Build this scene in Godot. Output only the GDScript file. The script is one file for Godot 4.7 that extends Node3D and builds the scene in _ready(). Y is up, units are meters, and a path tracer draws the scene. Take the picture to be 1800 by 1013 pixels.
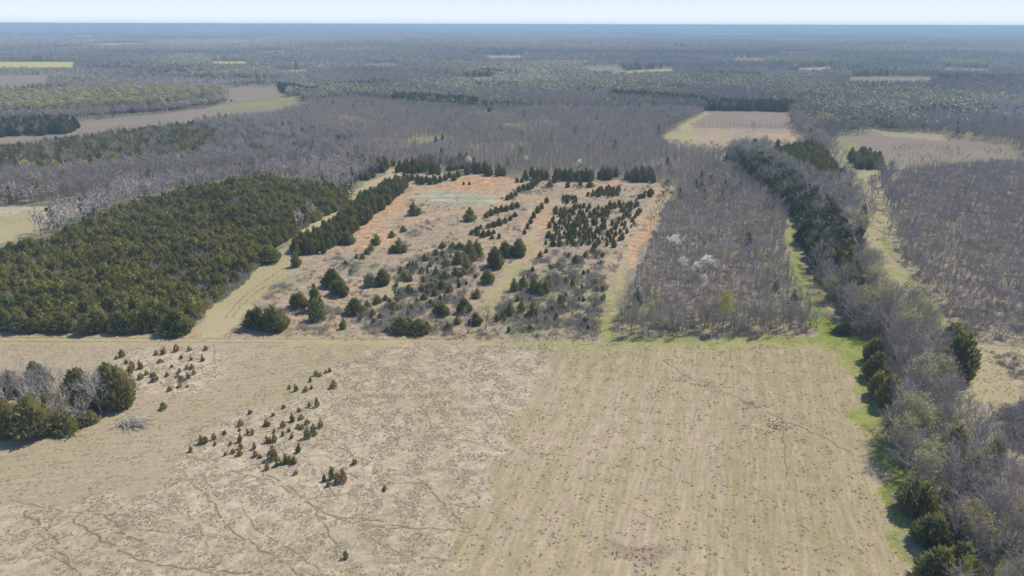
extends Node3D
# Spring farmland seen from the air: a straw field, an old field with cedars, a cedar plantation, sapling blocks, a wooded creek and forest to the horizon.
# All places are metres on the ground: x to the right, -z away from the camera, which hovers 100 m above the origin.

const ID := {"floor": 0, "rough": 1, "smooth": 2, "rows": 3, "lane": 4, "green": 5, "old": 6, "orange": 7, "plot": 8, "fallow": 9, "spring": 10, "yellow": 11, "pale": 12, "brush": 13, "meadow": 14, "litter": 15, "trail": 16, "rut": 17, "weeds": 18}
# two base colours of each ground (linear), and how strongly its grain shows
const GROUND := {
	0: [Color(.20,.175,.135), Color(.175,.165,.10), .35],
	1: [Color(.362,.306,.232), Color(.306,.26,.186), .36],
	2: [Color(.315,.262,.188), Color(.28,.243,.155), .30],
	3: [Color(.318,.264,.184), Color(.28,.235,.152), .42],
	4: [Color(.335,.282,.18), Color(.28,.25,.14), .24],
	5: [Color(.155,.19,.043), Color(.20,.215,.07), .28],
	6: [Color(.31,.243,.172), Color(.26,.212,.155), .34],
	7: [Color(.365,.24,.15), Color(.32,.25,.17), .34],
	8: [Color(.235,.235,.165), Color(.315,.295,.215), .26],
	9: [Color(.205,.17,.14), Color(.185,.158,.13), .3],
	10: [Color(.165,.19,.075), Color(.20,.205,.09), .2],
	11: [Color(.39, .35, .12), Color(.36, .33, .13), .2],
	12: [Color(.47, .41, .33), Color(.42, .37, .28), .25],
	13: [Color(.265,.22,.17), Color(.235,.215,.13), .40],
	14: [Color(.29,.255,.16), Color(.245,.235,.115), .32],
	15: [Color(.225,.19,.15), Color(.19,.175,.10), .35],
	16: [Color(.175,.17,.08), Color(.14,.13,.075), .4],
	17: [Color(.20,.175,.10), Color(.165,.14,.085), .4],
	18: [Color(.245,.195,.145), Color(.265,.22,.16), .5],
}
const ZONES := [
	["floor", -101.5, -80.3, 102.3, -80.9, 216.4, -214.6, -214.2, -212.1],
	["meadow", 177, -592, 166.8, -498.9, 160.7, -411.5, 157.9, -366.7, 137.5, -318.5, 123.3, -263.8, 117.2, -218.7, 121.9, -209.5, 103, -171.7, 93.8, -146.4, 89.4, -126.5, 84.6, -112.1, 73.3, -86.2, 106.9, -86.3, 110.2, -108.9, 112.9, -122.7, 120, -144, 125.2, -162.6, 135, -181.2, 145.3, -201.1, 146.8, -223.8, 153.4, -260.7, 167.3, -301.2, 194.4, -360.1, 234.3, -443.6, 260.9, -521.8, 287.4, -611.4],
	["rough", -125.3, -85.6, 71.9, -86.2, 79.8, -103.8, 84.8, -117.1, 89.9, -132.6, 95.2, -154.1, 103.8, -175, 119.5, -209.5, 34.3, -206.4, -38.1, -206.8, -247.5, -206.5],
	["smooth", -247.5, -206.5, -38.1, -206.8, -55.5, -192, -55.3, -170.9, -72.6, -164.7, -84.9, -153.3, -79.4, -131.9, -112.1, -121.9, -156.3, -116.3],
	["rough", -132, -197.5, -97.6, -203.1, -89.1, -184.3, -90.8, -174, -107.2, -173.9],
	["smooth", -97.6, -203.1, -55.9, -201.6, -59.8, -188.2, -66, -174.1, -81.3, -170.8],
	["rows", 12.2, -202, 107.9, -204.2, 101.3, -174.9, 95.2, -154.1, 89.9, -132.6, 84.8, -117.1, 71.9, -86.2, -20.2, -85.9, -14.4, -105.4, -2.7, -143.5],
	["lane", -254.7, -213.7, -111.6, -213.6, -35.2, -213.1, 0, -211.5, 0, -207.1, -38, -206, -113.9, -206, -245.7, -204.8],
	["meadow", -3.8, -211.5, 38.7, -210.4, 109.5, -213.1, 121.5, -209.5, 117.5, -203, 108.3, -202.5, 56.5, -203.5, 11.3, -202, -3.8, -206.2],
	["green", 34.7, -209.5, 58.1, -210.5, 108, -214, 118.4, -219.7, 122.4, -211.3, 113, -192.9, 108.8, -189, 108.3, -201.7, 103.3, -207.7, 57.4, -207.4, 34.4, -206.8],
	["green", 109.5, -204.2, 120.6, -207.8, 105.2, -178.3, 95.3, -154.1, 90.6, -132.6, 84.6, -115.4, 71.9, -86.2, 70.7, -86.2, 77.8, -103.8, 81.2, -113.7, 84, -124.5, 88.3, -141.5, 93.7, -159.6, 98.8, -174.9],
	["old", -110.8, -211.8, -110.4, -316.4, -100.9, -408.8, -88.1, -499.9, -28.6, -484.3, 23.3, -465.8, 103.6, -452.4, 55.2, -300.3, 35.3, -228.2, 34.7, -209, 0, -210.2],
	["brush", -9.8, -276.6, 15, -284.2, 40.1, -284.3, 32.6, -213.5, 0, -212.4, -12.4, -227.9],
	["brush", -62.7, -249.8, -32.8, -262.7, -19.5, -213.2, -54.7, -213],
	["brush", -77.8, -295.2, -52.6, -283.6, -62.2, -269.2, -80.7, -276.1],
	["brush", -100.3, -268.9, -83.1, -276.1, -91.5, -255.8, -100.7, -249.6],
	["brush", -103.2, -227.3, -94.3, -243.7, -91.5, -217.5, -98.5, -215.1],
	["old", -19.6, -276.5, 15.9, -304.2, 11.7, -263, -12.4, -227.9, 0, -211.5, -11.7, -212.4],
	["meadow", 1.3, -295.8, 11.9, -301.6, -0, -259.6, -10.3, -227.9, -11.7, -213.3, -14.4, -213.3, -13.2, -227.9, -6.9, -256.4],
	["meadow", -51.4, -276.3, -44.1, -276.3, -45.2, -238.4, -53.7, -227.6],
	["lane", -112.8, -212.7, -116.8, -262.1, -115, -283.2, -110.3, -307.5, -109.1, -340.9, -98.6, -384.1, -102.3, -448.3, -88.1, -499.9, -75.7, -489.7, -85, -416.3, -95.4, -357.4, -103.5, -311.9, -92, -295, -98.1, -262.2, -97.8, -235.3, -97.6, -212.8],
	["orange", -94.4, -295, -83.8, -346.4, -70.8, -416.5, -54.5, -461.2, -41.1, -440.6, -61.7, -427.4, -62.4, -395.1, -62.9, -346.6, -73.7, -326.1, -83.4, -307.7],
	["orange", -74.5, -440.2, -57.2, -485.9, -28.6, -484.3, 9.6, -465.7, -0.2, -441, 2, -417.3, -6.6, -379.9, -13.2, -382.4, -3.7, -417.2, -36.7, -432.4, -60.5, -432.2],
	["orange", -63.8, -352.1, -45.9, -382, -13.1, -379.8, -19.1, -369.8, -41.1, -367.2, -54.7, -352.1],
	["orange", 1.7, -424.9, 29.8, -414.6, 40.2, -433.3, 74.3, -466.4, 76.1, -452.1, 34.5, -407.3, 12.9, -380.1, 10, -395.8, -1.9, -412.8],
	["orange", -80.7, -307.7, -62.9, -346.6, -55.3, -316.9, -70, -307.8],
	["orange", 6.2, -326.8, 19.4, -347.3, 11.7, -295.9, 3.8, -287.9],
	["orange", 8.2, -389.1, 29.5, -410.2, 20.8, -356.2, 11.5, -334.7, 4.1, -322, 12.2, -356.1],
	["orange", 23.2, -462.2, 103.9, -454.2, 101, -443.8, 75.5, -448.6, 22.7, -453.2],
	["lane", -12.3, -250.2, 1.3, -295.8, 10.4, -347.3, 14.3, -347.3, 3.7, -284.1, -6.7, -247.2],
	["orange", -174.2, -494.7, -84.5, -504.2, -128.6, -512.3, -169.9, -507.4],
	["lane", 94.5, -433.9, 101.4, -442.1, 66.5, -337.3, 50.2, -284.4, 46.4, -284.4, 59.6, -327.3],
	["lane", 93.2, -442.1, 105.9, -449, 76, -353.3, 54.4, -292.2, 45, -263.2, 41.7, -263.2, 52.6, -300.3],
	["orange", 98.3, -448.9, 105.9, -449, 78.9, -364.8, 59.9, -308.9, 49.5, -279.9, 48.1, -287.4, 63.6, -337.2],
	["meadow", 46.4, -284.4, 53.3, -296.2, 44.5, -263.2, 36.3, -228.2, 36.6, -209, 28.9, -209, 34.5, -238.9],
	["green", 34.4, -228.2, 39.3, -233.4, 34.4, -209.9, 29.9, -210.8],
	["plot", -59.6, -433.8, -25.6, -429.3, -4.4, -418.7, -10.8, -392.9, -23.4, -390.1, -40.8, -398.1, -61.6, -410.7],
	["litter", 34.5, -213.6, 37.3, -228.2, 84, -347.9, 129.2, -348.3, 138.6, -318.5, 109, -221.1, 78.2, -212.9],
	["brush", 36.6, -223.1, 104.4, -442.2, 154.2, -498.8, 151.5, -359.7, 129.2, -300.9, 110, -228.6, 106, -214, 70.1, -211.9, 35.2, -212.6],
	["green", 101.9, -211.2, 113.8, -211.3, 116.1, -221.1, 116.6, -239.4, 120.9, -263.7, 128.1, -292.7, 137.5, -318.5, 163, -371.6, 157.6, -371.5, 136.7, -329.9, 127.1, -300.9, 117.6, -270.5, 113.6, -251],
	["lane", 161.1, -386.7, 163.7, -381.5, 169.2, -451.4, 173.5, -520.7, 180.9, -575.3, 169.2, -520.6, 160.6, -442.8],
	["meadow", 249.7, -495.8, 265.5, -504.4, 281.1, -500.3, 296, -522.3, 295.1, -541, 298.4, -526.9, 278, -492.1, 259, -487.8, 232, -419.7, 213.6, -378.2, 216.8, -372.1, 199.2, -349, 179.1, -309.8, 168.4, -277.9, 161.6, -242.5, 155.2, -214.3, 150.8, -207.1, 148.3, -214.2, 152, -236.9, 155.1, -264, 166.1, -293, 174.8, -318.8, 203.4, -372, 227.9, -427.4],
	["green", 195, -348.9, 188.1, -328.3, 178.6, -309.8, 174.5, -309.8],
	["green", 166, -285.3, 164.6, -264, 159, -234.2, 154.1, -219, 149.5, -221.3, 154.4, -245.4],
	["meadow", 150.8, -207.1, 191.1, -207.3, 187.7, -203, 162.1, -193.1, 145.6, -171.9, 133.5, -144.1, 125.5, -122.7, 113.2, -130.6, 121.8, -159.7, 134.1, -185.5],
	["old", 155.2, -202, 187.1, -202.1, 163.7, -172, 152.6, -182],
	["brush", 133.4, -165.6, 166.2, -175.3, 97.2, -86.2, 99.4, -97.3, 111.6, -122.7],
	["brush", 280.2, -500.3, 475.6, -574.1, 191.7, -208.2, 154.4, -209.7, 163.3, -245.4, 171.1, -285.3, 189.8, -328.4, 216.8, -372.1, 231, -412.3],
	["lane", -368, -392, -241.8, -390.6, -242, -360.6, -242.2, -332.5, -254, -302, -298.7, -281.8],
	["rough", -398.7, -389, -273.2, -387.6, -276, -365, -347, -333.6],
	["meadow", -274.8, -382.4, -256.8, -385.1, -268.1, -353.5, -288, -332.1, -294.4, -340.3],
	["fallow", -520.8, -570.7, -413.7, -652.5, -380.3, -714, -368.1, -792, -331.7, -888, -378, -933, -406.9, -833, -472.3, -761, -639.4, -709],
	["fallow", -469.1, -1151, -443.8, -1229, -381, -1185, -340.1, -1068, -358.1, -941, -394.9, -969],
	["fallow", -311.5, -914, -267.4, -972, -278.2, -902, -298.2, -853, -328.3, -841],
	["spring", -383, -857, -358.1, -962, -303.5, -1060, -306.9, -986, -309.3, -908, -355.4, -875],
	["fallow", -1289, -1469, -942, -1448, -852, -1317, -859, -1216, -1013, -1146],
	["yellow", -1722, -1975, -1197, -1970, -1050, -1715, -1484, -1697],
	["yellow", -856, -2018, -748, -2023, -692.8, -1880, -775, -1876],
	["lane", -2042, -3350, -2171, -3839, -2004, -3974, -1843, -3652, -1879, -3364],
	["pale", -5086, -11229, -4102, -10543, -3556, -9136, -4372, -9648],
	["pale", -6621, -12515, -6289, -12631, -5528, -11098, -5827, -11008],
	["lane", -97.8, -2430, 36.5, -2438, 34.1, -2272, -73.4, -2266],
	["fallow", 169, -1790, 261.7, -1843, 265.7, -1680, 178.6, -1616],
	["meadow", 214.8, -1597, 388, -1752, 375.6, -1664, 219.8, -1542],
	["yellow", 1921, -9091, 2866, -8728, 2473, -7527, 1648, -7796],
	["lane", -4531, -6898, -4386, -6924, -4006, -6283, -4162, -6257],
	["lane", -3805, -6315, -3624, -6345, -3078, -5346, -3213, -5327],
	["fallow", 709, -2308, 784, -2236, 747, -2129, 663.8, -2159],
	["pale", 15706, -34898, 18421, -36517, 14564, -28864, 12534, -27842],
	["fallow", 691.5, -1473, 871, -1479, 817, -1385, 660.1, -1380],
	["lane", 2003, -3998, 2267, -3911, 2144, -3697, 1892, -3775],
	["yellow", 916, -7883, 1360, -7964, 1286, -7525, 866, -7453],
	["fallow", -2099, -3029, -2008, -3036, -1882, -2843, -1968, -2837],
	["old", 138.2, -647.6, 236.4, -864, 343.8, -866, 270.7, -629.9, 174.3, -603.7],
	["fallow", 231.7, -841, 244.8, -864, 338.7, -860, 295.6, -718, 181.2, -716],
	["old", 226.8, -692.5, 293, -709, 270.7, -629.9, 199.9, -622.4],
	["meadow", 141.6, -651.1, 236.4, -864, 241.7, -852, 182.4, -716, 179.3, -641.6, 156.5, -634.6],
	["fallow", 314, -671.6, 360.4, -665.1, 424.7, -645.4, 448.1, -613.8, 425.1, -573.4, 338.9, -551.4, 299.4, -545.9, 289.4, -593.7],
	["spring", 313, -664.4, 321.8, -664.5, 292.8, -585.2, 288.4, -593.6],
	["spring", 438.4, -619.8, 450, -626.3, 423.8, -568, 427.9, -584.3],
	["spring", 444.5, -681.1, 463.2, -696.5, 444.3, -666.5, 433.3, -659.3],
	["brush", 371.5, -817, 375.1, -767, 360.4, -665.1, 404.6, -638.5, 424.2, -680.7, 375.7, -695.1, 377.3, -772],
	["orange", -248.9, -826, -206, -843, -193, -816, -221.9, -800],
	["meadow", -204.9, -810, -146.4, -856, -134.3, -823, -185, -780],
	["lane", -52.8, -755, -25.6, -769, 5.6, -734, -24, -720],
	["green", -62.8, -764, -32, -774, -31.5, -760, -55.3, -746],
	["spring", -165.7, -670.9, -151.1, -674.8, -149.7, -660.4, -163.4, -656.6],
	["lane", -1010, -2781, -881, -2790, -836, -2679, -950, -2672],
	["fallow", -397.2, -1921, -306.5, -1925, -294, -1845, -380.9, -1841],
	["meadow", -544.7, -1628, -479.5, -1672, -456, -1611, -519.4, -1589],
	["fallow", 1034, -2800, 1215, -2812, 1167, -2699, 993, -2688],
	["lane", -711, -4517, -431.3, -4547, -410.8, -4330, -677.9, -4302],
	["fallow", -1165, -2458, -1071, -2511, -1024, -2420, -1106, -2372],
	["pale", -2337, -8782, -1944, -8867, -1826, -8327, -2196, -8252],
	["lane", -5, -5761, 358.4, -5811, 341.1, -5528, -4.7, -5483],
	["meadow", 698.9, -1765, 806, -1817, 788, -1745, 686.3, -1697],
	["fallow", 1072, -1780, 1173, -1761, 1129, -1693, 1031, -1711],
	["pale", 4151, -7609, 4745, -7705, 4493, -7294, 3933, -7208],
	["lane", 765, -3492, 961, -3508, 925, -3376, 737, -3361],
	["fallow", -115, -1429, -35.3, -1432, -34.2, -1386, -111.5, -1384],
]
const STROKES := [
	["trail", 0.28, -112.2, -125.7, -97.1, -121.9, -86.7, -121, -73.5, -119.2],
	["trail", 0.28, -77.5, -127.8, -66.2, -116.6, -58, -105.3],
	["trail", 0.28, -61.2, -125.9, -54.1, -116.6, -46.5, -111.6, -37.9, -105.3],
	["trail", 0.28, -35.2, -143.4, -28.7, -130, -19.9, -122.2],
	["trail", 0.25, -30.9, -115, -23, -110.1, -12.4, -107.7],
	["trail", 0.25, -79.4, -116.5, -67.8, -114.9, -55.3, -113.2],
	["trail", 0.28, -97.8, -111.4, -85.9, -105.2],
	["trail", 0.25, -48.5, -125.9, -38.7, -128, -27.7, -132.1, -18.5, -132.2],
	["trail", 0.25, -35.8, -192.1, -26, -171.1, -20.8, -153.6],
	["trail", 0.46, -74.1, -131.9, -67.6, -125.9, -60.5, -117.5, -53.8, -112.4, -46.4, -107.6, -40.8, -103.8],
	["trail", 0.41, -80.4, -143.2, -69.6, -137.4, -58.9, -134.1, -49, -127.9, -39.6, -121.2, -29.3, -119.4, -21.6, -116.8],
	["trail", 0.46, -58, -135.2, -47.7, -127.9, -42.1, -121.2, -37.5, -117.6],
	["trail", 0.51, -107.1, -121.9, -96.4, -114.8, -90.5, -109, -83.6, -103.3],
	["trail", 0.46, -96, -120.1, -83.1, -112.3, -73.7, -107.5, -63.6, -105.3, -48.5, -103.8],
	["trail", 0.41, -91.1, -113.9, -86.6, -116.5, -74.9, -112.3],
	["trail", 0.41, -50.6, -153.4, -39.5, -143.3, -27.1, -136.5, -21.2, -133.2, -13.6, -122.2, -10.9, -118.6],
	["trail", 0.41, -89.7, -121.9, -78.9, -113.1],
	["trail", 0.35, -39.6, -121.2, -31.4, -117.6, -16.8, -116.8, -8.3, -115.9],
	["trail", 0.35, -41.8, -120.3, -37, -113.3, -33.8, -106.9],
	["trail", 0.35, -37.8, -164.8, -29.8, -153.5],
	["trail", 0.3, -6.4, -171.2, -3, -160.6, -1.4, -153.7, 4.3, -143.5],
	["trail", 0.35, -14.6, -151, -5.7, -147.2, 3, -144.7, 14.3, -143.6],
	["rut", 0.55, 48.3, -195.7, 55, -182.2, 65.4, -171.5, 72.9, -160.9, 80.3, -152.7, 85.2, -143.9],
	["rut", 0.35, 72.7, -158.1, 68.1, -143.8, 63.9, -130.4],
	["trail", 0.3, -119.2, -197.6, -111.7, -189.8, -104.7, -186.1],
	["trail", 0.3, -97.8, -191.7, -92.3, -180.8],
	["lane", 0.35, -98.5, -201.8, -94.1, -191.8, -89.9, -182.5, -88.5, -177.3],
	["lane", 0.35, -97.1, -201.8, -92.6, -191.8, -88.7, -182.5, -86.9, -176],
	["rut", 0.3, -97.8, -201.8, -93.4, -191.8, -89.4, -182.5],
	["meadow", 0.5, -92.4, -174, -79.6, -175, -62.7, -174.1, -43.1, -175.2],
	["lane", 0.5, -101.7, -203.9, -91.3, -177.3, -85.8, -158.8],
	["rut", 0.51, -186, -210.9, -135.5, -210.7, -77.3, -210.2, -19.3, -210.5],
	["rut", 0.51, -183.7, -207.8, -133.8, -207.6, -76.4, -207.5],
	["rut", 0.41, -104.3, -227.3, -105.2, -249.6, -100, -283.3],
	["rut", 0.41, -102.2, -227.3, -102.5, -248.4, -97.1, -280.3],
	["weeds", 3, 52.2, -181.5, 56.8, -179.4, 61.3, -177.4],
	["weeds", 3, 65.1, -156.1, 73.1, -157.3],
	["weeds", 3, 21.2, -111.8, 28.7, -108.6],
	["weeds", 2.5, 66, -168.4, 70.4, -164.7],
	["rut", 0.35, 140.7, -185.5, 132.8, -171.9],
	["rut", 0.35, 150.2, -204.5, 188.7, -204.3],
]
const WOODS := {
	"margin": [-113.4, -221.2, -110.4, -270.2, -112.6, -287.8, -120, -297.3, -122.9, -263.3, -121.1, -229.3],
	"fieldblend": [332.6, -606, 435.8, -595.8, 383.4, -510.1, 282.4, -504.6],
	"clusterfill": [-51.4, -276.3, -37.4, -304.6, -13.6, -310, -12.5, -283.9, -19.1, -250.1, -22.6, -226.8, -39.8, -217.8, -57.7, -217.7, -55.3, -235.5, -48.1, -256.1],
	"clumpfill": [-3.4, -250.2, 13.1, -300, 43.1, -308.7, 38.9, -263.2, 31, -218.2, -0.9, -214.3, -8.2, -225.3],
	"farevergreena": [249.6, -920, 360.3, -910, 347.2, -860, 240.9, -876],
	"farevergreenb": [144.6, -1062, 265.5, -969, 252.6, -920, 135, -989],
	"farevergreenc": [-170.8, -1005, -45.9, -934, -45.2, -888, -161.1, -945],
	"farevergreend": [-387, -1174, -293.2, -1069, -281.8, -1026, -350, -1086],
	"plantation": [-209.5, -215.8, -165.5, -215.2, -127.3, -213.5, -114, -221.2, -114.3, -255.7, -111.9, -274.4, -114.1, -289.3, -113.5, -309.2, -107.7, -351.7, -96.5, -392, -104.3, -420.7, -128.2, -446.3, -178.3, -459.8, -198.6, -425.9, -218.9, -388.1, -222.7, -353.9, -225.2, -306.6, -254.6, -270.6],
	"leftwood": [-377.5, -403, -292.9, -399.7, -242.8, -390.6, -238, -425.4, -214.4, -445.3, -190.1, -470.7, -168.9, -478.7, -127.6, -508, -124.5, -516.8, -176.9, -503, -230.6, -481.8, -285.6, -451.4, -400.5, -430],
	"cedarband": [-474.7, -516.8, -423.4, -566.7, -390.8, -622.8, -357, -678.9, -328.8, -723, -281, -683.9, -264.2, -699.8, -226.8, -655.6, -242.8, -585.9, -236.9, -515.4, -270.9, -497.6, -294, -465.8, -339.9, -447.3, -406.1, -436.5],
	"mixband": [-325.2, -715, -287.9, -733, -232.5, -708, -134.1, -623.6, -113.3, -521.5, -129.6, -516.8, -184.1, -525.2, -239.2, -510.9, -247.5, -550.9, -270.9, -637.8],
	"greyforest": [-331, -750, -277, -809, -267.3, -890, -255.9, -957, -227.2, -1003, -153.5, -945, -49.9, -870, 97.3, -861, 235, -864, 231.7, -841, 135.6, -661.5, 135.5, -585.7, 167.8, -559.2, 150.9, -498.7, 111.9, -449, 97.2, -463, 23.5, -469.5, -28.9, -488.3, -112.4, -517, -134.1, -623.6, -232.5, -708],
	"cedartop": [-118.7, -491.2, -108.9, -499.6, -86.6, -517.3, -31.3, -531.9, -26.8, -496.5, 23.7, -473.3, 59.5, -473.7, 64.4, -481.5, 101.6, -485.9, 95.8, -455.8, 57.4, -455.4, 23.2, -462.2, -28.4, -480.4, -107.2, -491.4],
	"plantright": [37.7, -222.1, 112.3, -450.8, 155.7, -516, 165.2, -507.4, 161.6, -434.6, 159.1, -381.5, 137.3, -332.8, 121.9, -285, 112, -245.1, 108.4, -219.6, 102.8, -215.8, 71.1, -215.6, 38.6, -217.3],
	"creek": [173.1, -556.7, 165.4, -478.8, 160.7, -400.1, 157.4, -357.4, 141.4, -318.5, 126.4, -263.8, 118.5, -216.4, 123.1, -206.9, 105.5, -171.7, 95.8, -146.4, 91.4, -126.5, 86.8, -112.1, 77.4, -89.7, 107.9, -89.7, 109, -108.9, 110.4, -122.7, 116, -142.8, 121.1, -161.2, 129.6, -178.4, 138.2, -197, 141.4, -221.3, 147.2, -257.5, 160.6, -297, 186.1, -354.3, 216.2, -419.6, 237.7, -489.6, 264.9, -576.5, 301.4, -702, 326, -816, 292.5, -734, 264.1, -611, 226.8, -570.6, 190.5, -575.4],
	"cedarstand": [204.8, -554.6, 245, -593, 264.8, -587.6, 238.1, -499.8, 214, -430.4, 198.5, -435, 200.4, -483.1, 197.5, -521],
	"cedarclump": [272, -555.5, 293.5, -571.5, 288.4, -531.4, 277.6, -506.6, 253.9, -502.1],
	"rightblock": [265.8, -468.7, 292.9, -500.5, 388.3, -523.5, 460.9, -511.1, 207.9, -209.1, 171.2, -208.9, 155.5, -211.5, 165.1, -246.6, 175.1, -285.4, 192.1, -328.4, 214.9, -367.3, 235.5, -419.8],
	"rightbrush": [133, -162.7, 194.6, -193.3, 107.9, -89.7, 111.1, -100.1, 118.4, -130.6],
	"springwood": [-668.4, -743, -498.2, -805, -420.2, -862, -395.7, -940, -400.7, -983, -431, -1048, -522.5, -1081, -615.3, -1060, -651.4, -1009, -805, -903],
	"hedgeclump": [-565.8, -623.3, -450.9, -651.9, -423.2, -674, -448.9, -721, -507.2, -720, -612.9, -678.3],
	"hedge": [-104.1, -306.7, -97.4, -329.8, -92.9, -359.7, -89.9, -406, -79.6, -448.6, -68.8, -447, -71.8, -409.1, -77.3, -366.9, -82.5, -329.9, -87, -302.5, -99.7, -299.1],
	"block": [25.9, -390.6, 46.6, -390.8, 55.9, -380.5, 49.7, -347.6, 38.5, -315.8, 15, -313.8, 18.9, -343.1],
	"blockrowa": [29.3, -413.1, 39.3, -414.7, 42.1, -400.3, 28.9, -396],
	"blockrowb": [46.4, -422.3, 59.1, -438.4, 70.5, -435.2, 65.6, -416.4, 47, -414.8],
	"blockrowc": [54.9, -393.6, 75.2, -402, 74.2, -388.4, 55.9, -385.6],
	"blockrowd": [76.4, -413.6, 92.5, -438.7, 90.9, -422.8, 79.6, -407.8],
	"blocksparse": [38.1, -312.2, 51.5, -347.6, 62.1, -383.1, 74.2, -396.5, 74.1, -380.7, 55.6, -323.4, 47.4, -308.8],
	"blockfront": [13.4, -308.5, 43.6, -312.3, 45.1, -284.4, 29.4, -276.9, 12.5, -284.1],
	"creekcedar": [170.8, -544.2, 164.1, -467.5, 160.4, -397.4, 156.8, -355.2, 142, -318.5, 133.6, -277.6, 130.5, -251.1, 123.4, -226.2, 130.9, -239.5, 149.9, -285.2, 166.9, -328.2, 175.8, -371.7, 184.8, -430.1, 189.7, -493, 180.8, -537.1],
}
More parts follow.
